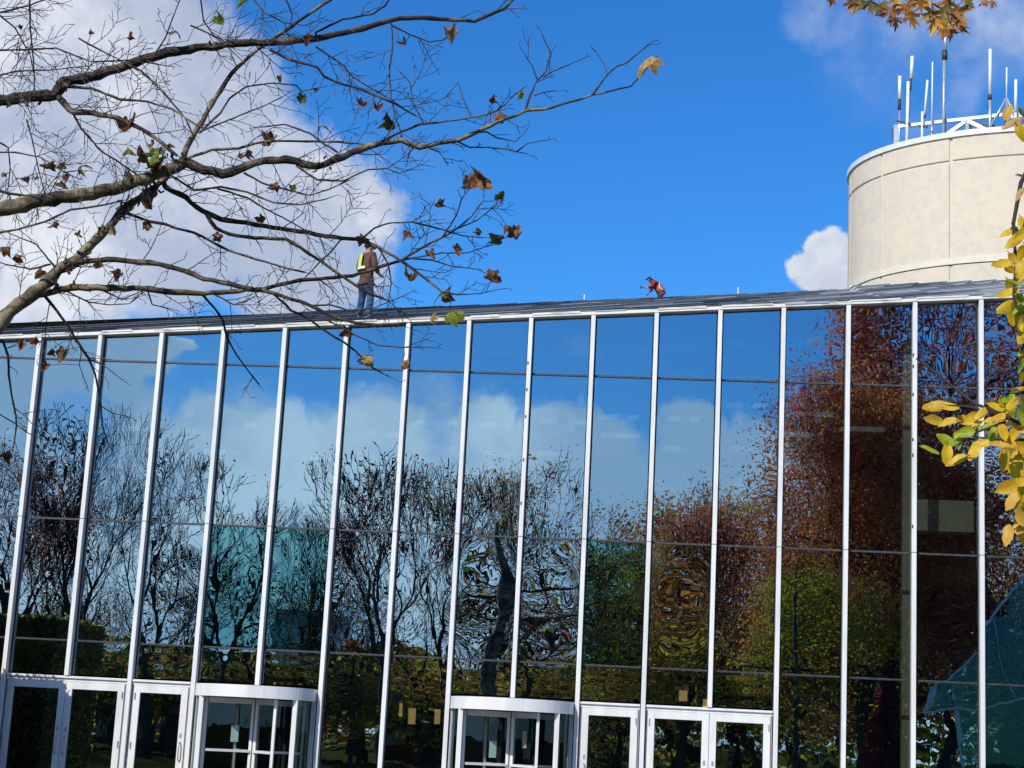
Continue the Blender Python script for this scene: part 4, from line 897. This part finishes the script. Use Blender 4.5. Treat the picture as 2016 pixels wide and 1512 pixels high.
mtree('bare_tree', 'bare vase shaped tree mirrored above the left revolving door', 430, 890, 50, 7, BARE, leafmats=['eg'], nleaf=160, lsize=.15, spread=.25, wscale=.95, group=gb)
mtree('bare_tree', 'low thin bare tree mirrored between the teal tinted panes', 580, 985, 62, 9, BARE, leafmats=['eg'], nleaf=200, wscale=.95, group=gb)
mtree('bare_tree', 'dark bare tree with clinging leaves mirrored between the revolving doors, nearer the left one', 735, 850, 46, 11, BARE, leafmats=['eg','rb'], nleaf=900, lsize=.17, spread=.2, wscale=1.0, group=gb)
mtree('bare_tree', 'spreading bare tree mirrored just left of the right revolving door', 865, 905, 52, 13, BARE, leafmats=['eg','rb'], nleaf=800, lsize=.17, spread=.25, wscale=1.0, group=gb)
mtree('bare_tree', 'tree with sparse green and russet leaves mirrored above the right revolving door', 1030, 880, 48, 17, BARE, leafmats=['rb','yg','rc'], nleaf=4200, lsize=.16, spread=.3, wscale=.95, group=gb)
mtree('bare_tree', 'small leafy tree mirrored in the teal pane beside the right revolving door', 1195, 1075, 66, 19, BARE, leafmats=['yg','eg'], nleaf=5000, lsize=.18, spread=.4, wscale=.95, group=gb)
mtree('russet_tree', 'russet leafed tree mirrored at the left edge of the glass', -20, 865, 50, 23, BARE, leafmats=['rb','rc','rb'], nleaf=5000, lsize=.15, spread=.35, wscale=1.1)
mtree('russet_tree', 'thin russet tree mirrored left of the big copper oak', 1345, 940, 44, 29, BARE, leafmats=['rb','rc'], nleaf=14000, lsize=.13, spread=.4, wscale=.9)
mtree('oak_tree', 'big copper and dark red oak filling the right of the mirror glass', 1715, 735, 38, 31, BROAD, leafmats=['rb','rc','rb','rc'], nleaf=78000, lsize=.145, spread=.55, wscale=.8, rmax=5.4, r0=.03, lowcut=.25)
mtree('oak_tree', 'tall dark red oak mirrored at the right edge up to the roof line', 2010, 400, 41, 37, BROAD, leafmats=['wine','rb','rc','rb'], nleaf=110000, lsize=.16, spread=.65, wscale=.85, rmax=7.0, r0=.02, lowcut=.2)
mtree('young_tree', 'yellow green bushy tree mirrored low right of the white double door', 1650, 1110, 34, 41, BROAD, leafmats=['yg','yg','rc'], nleaf=15000, lsize=.15, spread=.32, wscale=.85, lv=7)
mtree('bare_tree', 'tall thin bare tree mirrored left of the first mirrored trunk', 60, 900, 58, 61, BARE, leafmats=['eg','rb'], nleaf=700, wscale=.95, group=gb)
mtree('bare_tree', 'hazy bare tree mirrored far behind the vase shaped tree', 350, 1040, 66, 62, BARE, leafmats=['eg'], nleaf=200, wscale=1.0, group=gb)
mtree('bare_tree', 'wide bare tree mirrored far behind the two central trees', 945, 1080, 66, 63, BARE, leafmats=['eg','yg'], nleaf=1500, wscale=1.0, group=gb)
mtree('copper_tree', 'copper leafed tree mirrored low between russet tree and big oak', 1450, 960, 52, 64, BROAD, leafmats=['rc','yg','rb'], nleaf=20000, lsize=.2, spread=.5, wscale=1.0, lv=7)
mtree('copper_tree', 'brown leafed tree mirrored behind the cone shaped wine shrub', 1790, 1000, 46, 65, BROAD, leafmats=['rc','yg','eg','rb'], nleaf=22000, lsize=.22, spread=.7, wscale=1.2, lv=7, trunk=.02)
mtree('copper_tree', 'dark copper tree mirrored behind the glass pavilion at right edge', 1990, 960, 48, 66, BROAD, leafmats=['rb','eg','rc'], nleaf=22000, lsize=.2, spread=.5, wscale=1.1, lv=7)
th = (('left of the second mirrored trunk',95,1095,56,71),('between the second and third mullion',235,1120,60,72),('behind the vase shaped tree',345,1100,54,73),('over the first revolving door drum',480,1105,58,74),('in front of the pale office block',590,1130,56,75),('below the dark tree with clinging leaves',700,1080,58,76),('left of the right revolving door',830,1120,56,77),('behind the thick crooked trunk',960,1090,60,78),('over the right revolving door drum',1085,1110,56,79),('in the teal pane at centre right',1215,1150,54,80))
for w_, px, pt, Y, sd_ in th:
    pt += 35
    mtree('bare_thicket', 'low dense bare thicket mirrored '+w_, px, pt, Y, sd_, BARE, leafmats=['eg','yg','eg','rb'], nleaf=1500, lsize=.15, spread=.5, wscale=1.5, trunk=.02, lv=7, group='bare thickets mirrored between the taller trees')['category'] = 'shrub'
for px, pt, Y, sd_, lm_, lab in ((1500,1190,44,81,['rc','yg'],'copper and green bush mirrored beside the right double door'),(1600,1230,46,82,['yg','rc','eg'],'green brown bush mirrored under the yellow green tree'),(1850,1150,40,83,['wine','rc','rb'],'dark red bush mirrored left of the glass pavilion'),(1960,1120,48,84,['rb','rc'],'russet bush mirrored behind the top of the glass pavilion'),(1720,1170,46,85,['rc','eg','yg'],'dark copper bush mirrored behind the cone shaped shrub'),(1330,1180,50,86,['rb','rc','eg'],'russet bush mirrored above the left leaf of the right double door')):
    mtree('autumn_bush', lab, px, pt, Y, sd_, BROAD, leafmats=lm_, nleaf=15000, lsize=.16, spread=.45, wscale=1.5, trunk=.03, lv=7, group='autumn bushes mirrored at the lower right')['category'] = 'bush'
# far wood closing the view
rg = random.Random(90); lm = MB()
for k in range(42000):
    x = rg.uniform(-75, 45); hh = 7.4+2.2*noise.noise(V((x*.16, 3, 0)))+1.2*noise.noise(V((x*.6, 9, 0))); z = hh*rg.random()**.7; y = -100+rg.gauss(0, 1)*2.5*(1-z/9)
    c = V((x, y, z)); lm.cur = max(0, min(3, int((noise.noise(V((x*.12, z*.3, 1)))+.5+rg.uniform(-.2,.2))*4))); u = V((rg.gauss(0,1), rg.gauss(0,1), rg.gauss(0,1))).normalized()*.27; w_ = rand_perp(u.normalized(), rg)*.2
    lm.poly((c-u, c+w_, c+u, c-w_))
tag(lm.build('woods', [M['eg'], M['yg'], M['eg'], M['rc']]), 'dark green and brown far wood mirrored along the horizon', 'wood', kind='stuff')
for i, (px, pt, Y, sd_, lab) in enumerate(((60,1290,58,51,'dark evergreen bush mirrored over the leftmost doors'),(330,1300,60,52,'dark evergreen bush mirrored over the single door on the left'),(600,1310,62,53,'dark evergreen bush mirrored right of the left revolving door'),(860,1320,60,54,'dark evergreen bush mirrored left of the right revolving door'),(1090,1320,62,55,'dark evergreen bush mirrored behind the right revolving door'),(1400,1300,56,56,'dark evergreen bush mirrored over the right double door'))):
    mtree('evergreen_bush', lab, px, pt, Y, sd_, BROAD, leafmats=['eg','eg','yg','rc'], nleaf=7000, lsize=.3, spread=.6, wscale=2.6, lv=6, trunk=.05, group='evergreen bushes mirrored low in the glass', r0=.03)['category'] = 'bush'
# wine red cone shrub
bs = mir(1742, 1430, 33); tp = mir(1742, 1335, 33); o = empty('cone_shrub', V((bs.x, bs.y, 0)), 'wine red pointed shrub mirrored low beside the yellow green tree', 'shrub')
rg = random.Random(6); lm = MB(); H = tp.z
for k in range(7000):
    z = rg.random()**.8*H; rr_ = 1.15*(1-z/H)**.75*rg.uniform(.75, 1.08); a = rg.uniform(0, 6.28); c = V((rr_*math.cos(a), rr_*math.sin(a), z)); u = V((rg.gauss(0,1), rg.gauss(0,1), rg.gauss(0,1))).normalized()*.07; w_ = rand_perp(u.normalized(), rg)*.05
    lm.poly((c-u, c+w_, c+u, c-w_))
lm.build('foliage', M['wine'], o); t = MB(); t.tube([(0,0,0),(0,0,H*.8)], .05, 6); t.build('trunk', M['darkbark'], o)

# ------------------------------------------------------------------ beech twigs at the right edge
bd = 5.4; by_ = V((4.3, -26.6, 0)); beech = empty('beech_tree', by_, 'beech with golden yellow leaves reaching in from the right edge', 'tree')
rg = random.Random(21); tw = MB(); lf = MB()
def bt(pts, r0, r1, dd=0.0, d0=bd):
    P_ = densify(pts, 12); n_ = len(P_); tw.tube([at(x, y, d0+dd*i/n_)-by_ for i, (x, y) in enumerate(P_)], [(r0+(r1-r0)*i/(n_-1))*d0/F for i in range(n_)], 6)
bt([(1804,706),(1850,740),(1893,776),(1920,795),(1970,815),(2040,850),(2200,930)], 1.6, 6)
bt([(1868,798),(1905,800),(1950,812),(1990,822)], 1.4, 3); bt([(1880,878),(1925,850),(1980,830)], 1.4, 3); bt([(1895,850),(1930,862),(2016,866),(2100,900)], 1.5, 4)
bt([(2100,260),(2040,300),(2010,360),(1995,440),(2000,520),(1995,580),(2010,640)], 6, 2); bt([(1985,1050),(2016,1030),(2080,1000)], 1.2, 3); bt([(2000,960),(2040,930),(2120,900)], 1.5, 3.5)
BL = [(1838,800,46,'y',-170),(1868,802,44,'y',-10),(1838,828,44,'o',165),(1866,832,40,'y',-160),(1882,828,22,'y',0),(1832,884,46,'g',160),(1862,866,40,'g',150),(1864,894,44,'y',-95),(1884,908,46,'y',-150),(1900,828,40,'y',170),(1912,822,36,'y',-150),(1932,814,34,'y',-140),(1900,852,44,'g',-170),(1886,868,34,'g',-90),(1918,888,48,'y',-120),(1936,874,40,'y',-170),(1942,842,36,'g',-160),(1960,864,22,'y',-90),(1968,878,44,'o',170),(1965,822,40,'y',-160),(1990,808,44,'y',-90),(2000,792,46,'y',40),(2000,836,48,'y',-170),(2010,848,40,'o',180),(1990,890,50,'y',-100),(1978,905,50,'y',-95),(2012,880,50,'y',-60),(2006,910,40,'y',-100),(1988,958,56,'y',-160),(2012,942,44,'y',60),(1995,986,52,'o',-130),(2014,968,40,'y',-90),(1985,1054,46,'o',-105),(2006,1036,44,'o',-100),(2014,1056,34,'y',-90),
 (1984,222,36,'o',70),(1992,242,46,'t',-150),(2012,262,44,'y',-60),(2014,222,26,'d',120),(2006,345,18,'t',180),(2008,383,30,'t',-120),(2012,440,30,'y',-80),(1984,460,38,'y',-160),(1998,474,44,'y',-140),(2010,498,36,'y',-100),(1972,520,42,'y',-170),(1988,528,36,'y',-20),(2008,545,34,'y',60),(1996,556,40,'g',160),(1986,580,50,'y',-160),(1980,606,44,'y',-150),(2000,596,40,'y',-110),(2010,625,48,'y',-100),(2010,700,22,'y',100),(2010,742,24,'y',-80),(2006,768,40,'o',-165),(2014,800,36,'y',70),(2012,590,34,'g',-60),(2014,640,38,'y',-90),(1958,795,20,'o',-30),(2008,1000,38,'y',-100),(1975,834,34,'o',-175),(1950,828,30,'y',-170),(1922,838,30,'y',-140),(1962,800,38,'y',160),(1975,792,34,'y',-40),(1955,855,36,'g',-110),(1975,850,40,'y',-80),(1990,862,44,'y',-130),(2012,826,44,'g',-60),(2002,870,44,'y',-160),(1996,925,44,'y',-70),(2010,530,44,'y',-120),(1996,512,36,'o',-60),(1990,565,40,'y',-60),(2012,605,44,'g',-130),(1992,625,36,'y',-80),(2012,660,40,'y',-100),(2008,1018,40,'o',-80),(2014,460,44,'y',-150),(1998,455,30,'g',-60),(2012,720,34,'g',-110),(1985,785,34,'g',-150)]
cb = {'y':0,'g':1,'o':2,'t':3,'d':4}
for x, y, s_, c, a in BL:
    d = bd+rg.uniform(-.25,.25); lf.cur = cb[c]; ar = R(a); tip = Rv*math.cos(ar)+Uv*math.sin(ar)+Fv*rg.uniform(-.5,.5)
    p = at(x, y, d)-by_
    leaf(lf, p, s_*1.32*d/F, rg, 'beech', rg.uniform(.25,.75), tip, V((rg.uniform(-.6,.2), -1, rg.uniform(-.2,1.1))), stem=False)
    e = p-tip.normalized()*s_*.42*d/F; tw.tube([e, e-tip.normalized()*10*d/F+V((0,0,-.004))], .9*d/F, 3, False)
# leaves and boughs outside the frame so that the twigs belong to a real young tree
for k in range(1500):
    a = rg.uniform(0, 6.28); r_ = rg.uniform(.4, 2.6); c = V((r_*math.cos(a)*.9+.4, r_*math.sin(a)*.9, rg.uniform(1.8, 7.5)))
    if c.x < -3.0: continue
    lf.cur = rg.choice((0,0,1,2)); u = V((rg.gauss(0,1), rg.gauss(0,1), rg.gauss(0,1)-.5)).normalized()*.038; w_ = rand_perp(u.normalized(), rg)*.024; lf.poly((c-u, c+w_, c+u, c-w_))
for k in range(26):
    a = rg.uniform(0, 6.28); z = 1.6+k*.22; L = 2.4-abs(k-10)*.07; tw.tube([(0,0,z),(L*.5*math.cos(a),L*.5*math.sin(a),z+.35),(L*math.cos(a),L*math.sin(a),z+.5)], [.025,.015,.006], 5)
for q in ((2200,930),(2120,900),(2100,260),(2080,1000),(2100,900)):
    e = at(*q, bd)-by_; z_ = max(1.4, e.z*.8); pp = []
    for k in range(9):
        f_ = k/8; p = e.lerp(V((0,0,z_)), f_)+V((0,0,.35*math.sin(f_*math.pi)))+V((rg.uniform(-.04,.04), rg.uniform(-.04,.04), rg.uniform(-.03,.03)))*(0 < k < 8); pp.append(p)
        for _ in range(10 if k > 1 else 0):
            lf.cur = rg.choice((0,0,1,2)); t_ = V((rg.gauss(0,1), rg.gauss(0,1), rg.gauss(0,1)-.4)).normalized(); leaf(lf, p+t_*rg.uniform(.03,.22), .075, rg, 'beech', .5, t_, stem=True)
    tw.tube(pp, [.009+.016*k/8 for k in range(9)], 6)
lf.build('leaves', [M['by'], M['bg'], M['bo'], M['lt'], M['lg']], beech); tw.build('branches', M['darkbark'], beech)
t = MB(); t.tube([(0,0,-.1),(.03,0,3),(0,.02,8)], [.11,.08,.02], 10); t.build('trunk', M['darkbark'], beech, smooth=True)

# ------------------------------------------------------------------ oak spray hanging in at the top right
od = 4.6; ob = V((9.2, -40.5, 0)); oak = empty('pin_oak_tree', ob, 'pin oak with spiky orange brown leaves hanging in at the top right', 'tree')
rg = random.Random(33); lf = MB(); tw = MB()
OL = [(1676,4,34,'b',-95),(1690,8,34,'g',-120),(1712,4,36,'g',-60),(1722,12,30,'g',-80),(1742,6,44,'g',-130),(1756,22,46,'d',-92),(1745,18,34,'d',-130),(1764,38,30,'d',-90),(1785,12,52,'b',-75),(1794,28,44,'b',-85),(1768,4,34,'o',-120),(1812,2,34,'b',-70),(1828,8,40,'o',-165),(1838,24,50,'y',-150),(1842,40,46,'o',-115),(1860,20,56,'g',-95),(1862,46,60,'b',-92),(1878,30,56,'b',-60),(1890,18,46,'b',-20),(1884,46,44,'b',-50),(1858,34,40,'y',-100),(1905,2,28,'g',-50),(1938,2,30,'b',-85),(1955,4,24,'b',-100),(1866,2,50,'b',-90),(1872,60,30,'b',-88),(1640,-14,40,'b',-90),(1700,-14,50,'g',-90),(1800,-14,50,'b',-90),(1900,-20,50,'b',-90)]
cb = {'b':0,'g':1,'o':2,'y':3,'d':4}
for x, y, s_, c, a in OL:
    d = od+rg.uniform(-.12,.12); lf.cur = cb[c]; ar = R(a+rg.uniform(-12,12)); tip = Rv*math.cos(ar)+Uv*math.sin(ar)+Fv*rg.uniform(-.4,.4)
    leaf(lf, at(x, y, d)-ob, s_*1.5*d/F, rg, 'oak', rg.uniform(.5,1.0), tip, V((rg.uniform(-.7,.4), -1, rg.uniform(-.3,.8))), stem=False)
def ot(pts, r0, r1): tw.tube([at(x, y, od)-ob for x, y in pts], [(r0+(r1-r0)*i/(len(pts)-1))*od/F for i in range(len(pts))], 6)
ot([(1868,8),(1862,-20),(1850,-60),(1870,-130)], 1.5, 5); ot([(1870,-60),(1780,-20),(1700,-12),(1660,-8)], 4, 1.5); ot([(1870,-90),(1930,-30),(1950,-4)], 3, 1.2); ot([(1760,10),(1763,45),(1761,64)], 1.8, 1)
e = at(1870, -130, od)-ob; tw.tube([e, e*.75+V((0,0,1.6)), e*.4+V((0,0,3.4)), V((0,0,5.2))], [.008,.03,.06,.10], 8)
lf.build('leaves', [M['ok'], M['og'], M['bo'], M['lt'], M['lb']], oak)
pr = dict(BROAD); tips = []; wood = MB(); rg2 = random.Random(77); grow(wood, V((0,0,5.0)), V((0,-.1,1)).normalized(), 1.5, .16, 6, rg2, dict(BROAD, lv=6, rmin=.008), tips)
wood.build('branches', M['darkbark'], oak); tw.build('twigs', M['twig'], oak)
lm = MB()
for k in range(9000):
    t_, e_ = rg2.choice(tips); c = t_+V((rg2.gauss(0,1), rg2.gauss(0,1), rg2.gauss(0,1)))*.35; u = V((rg2.gauss(0,1), rg2.gauss(0,1), rg2.gauss(0,1))).normalized()*.07; w_ = rand_perp(u.normalized(), rg2)*.045; lm.poly((c-u, c+w_, c+u, c-w_))
lm.build('foliage', M['rc'], oak); t = MB(); t.tube([(0,0,-.1),(0,0,2.5),(0,0,5.05)], [.28,.2,.16], 12); t.build('trunk', M['darkbark'], oak, smooth=True)

# ------------------------------------------------------------------ buildings mirrored low in the glass
M['brick'] = pbr('red_brick', (.22,.075,.045), (.15,.055,.035), 4, .9); M['pale'] = pbr('pale_cladding', (.80,.84,.84), (.72,.76,.77), 1, .6); M['win'] = pbr('dark_window', (.30,.36,.38), None, 2, .15)
M['slate'] = pbr('slate_cladding', (.035,.07,.10), (.05,.09,.12), 1, .5); M['teal'] = pbr('teal_glass_panel', (.03,.09,.09), (.16,.34,.33), .8, .12, detail=3, lo=.5, hi=.6)
def block(name, label, px0, px1, pytop, Y, mat, nx, nz, dep=12):
    a, c = mir(px0, 1430, Y), mir(px1, 1430, Y); h = mir((px0+px1)/2, pytop, Y).z; o = empty(name, V((a.x, -Y, 0)), label, 'building'); w = c.x-a.x
    b = MB(); b.box(0, w, -dep, 0, 0, h); b.build('wall', M[mat], o); b = MB(); b.box(-.2, w+.2, -dep-.2, .2, h+.01, h+.35); b.build('roof', M['greyalu'], o)
    for j in range(nz):
        for i in range(nx):
            cx, cz = w*(i+.5)/nx, h*(j+.55)/nz; ww, hh = w/nx*.32, h/nz*.28
            b = MB(); b.box(cx-ww, cx+ww, .004, .06, cz-hh, cz+hh); b.build('window', M['win'], o)
    return o
block('brick_house', 'low red brick building mirrored in the leftmost doors', 60, 470, 1395, 68, 'brick', 7, 1)
block('office_block', 'pale office block with window grid mirrored beside left revolving door', 520, 640, 1205, 170, 'pale', 7, 5)
block('slate_building', 'dark slate building mirrored low in the teal pane right of the revolving door', 1185, 1262, 1268, 130, 'slate', 2, 1)
block('brick_house', 'red brick building mirrored low between the revolving doors', 770, 860, 1385, 66, 'brick', 2, 1)
# tall hedge-clad block added out of frame to cast shade on the left doors
o = empty('added_shade_hedge', (-15.2, -4.6, 0), 'dark green hedge block added off-frame to shade the left doors, mirrored low at left edge', 'hedge')
b = MB(); b.box(0, 3.06, 0, 2.98, 0, 3.56); b.build('shade_block_core', M['eg'], o); lm = MB(); rg = random.Random(4)
for k in range(9000):
    f_ = rg.choice((0,0,1,2)); c = V((rg.uniform(0,3.1), 3.0, rg.uniform(0,3.6))) if f_ == 0 else (V((3.08, rg.uniform(0,3), rg.uniform(0,3.6))) if f_ == 1 else V((rg.uniform(0,3.1), rg.uniform(0,3), 3.58)))
    c += V((rg.gauss(0,1), rg.gauss(0,1), rg.gauss(0,1)))*.02; lm.cur = rg.choice((0,0,1)); u = V((rg.gauss(0,1), rg.gauss(0,1), rg.gauss(0,1))).normalized()*.055; w_ = rand_perp(u.normalized(), rg)*.035; lm.poly((c-u, c+w_, c+u, c-w_))
lm.build('foliage', [M['eg'], M['yg']], o)
# angular glass pavilion with pale metal edges, mirrored at the right edge
YP = 30.5; g0 = mir(1890, 1430, YP); o = empty('glass_pavilion', V((g0.x, -YP, 0)), 'angular teal glass pavilion with pale edge bars mirrored at lower right', 'pavilion')
def gp(px, py, dy=0): p = mir(px, py, YP); return V((p.x, -YP-dy, p.z))-V(o.location)
out = [(1895,1560),(1890,1470),(1884,1393),(1823,1405),(1842,1352),(1868,1335),(1935,1228),(2016,1135),(2120,1030),(2120,1560)]
b = MB(); b.hexa([gp(*p, .05) for p in out], [gp(*p, .02) for p in out]); b.build('glass_wall', M['pav'], o)
for pts in (out[:9], [(1884,1393),(1935,1398),(2016,1378),(2120,1370)], [(1868,1340),(1885,1400)], [(1950,1212),(1962,1290),(2000,1385)]):
    b = MB(); w_ = .12 if len(pts) > 4 else .035
    for p, q in zip(pts, pts[1:]): b.bar(gp(*p), gp(*q), w_, .08)
    b.build('edge_bar', M['cap'], o)
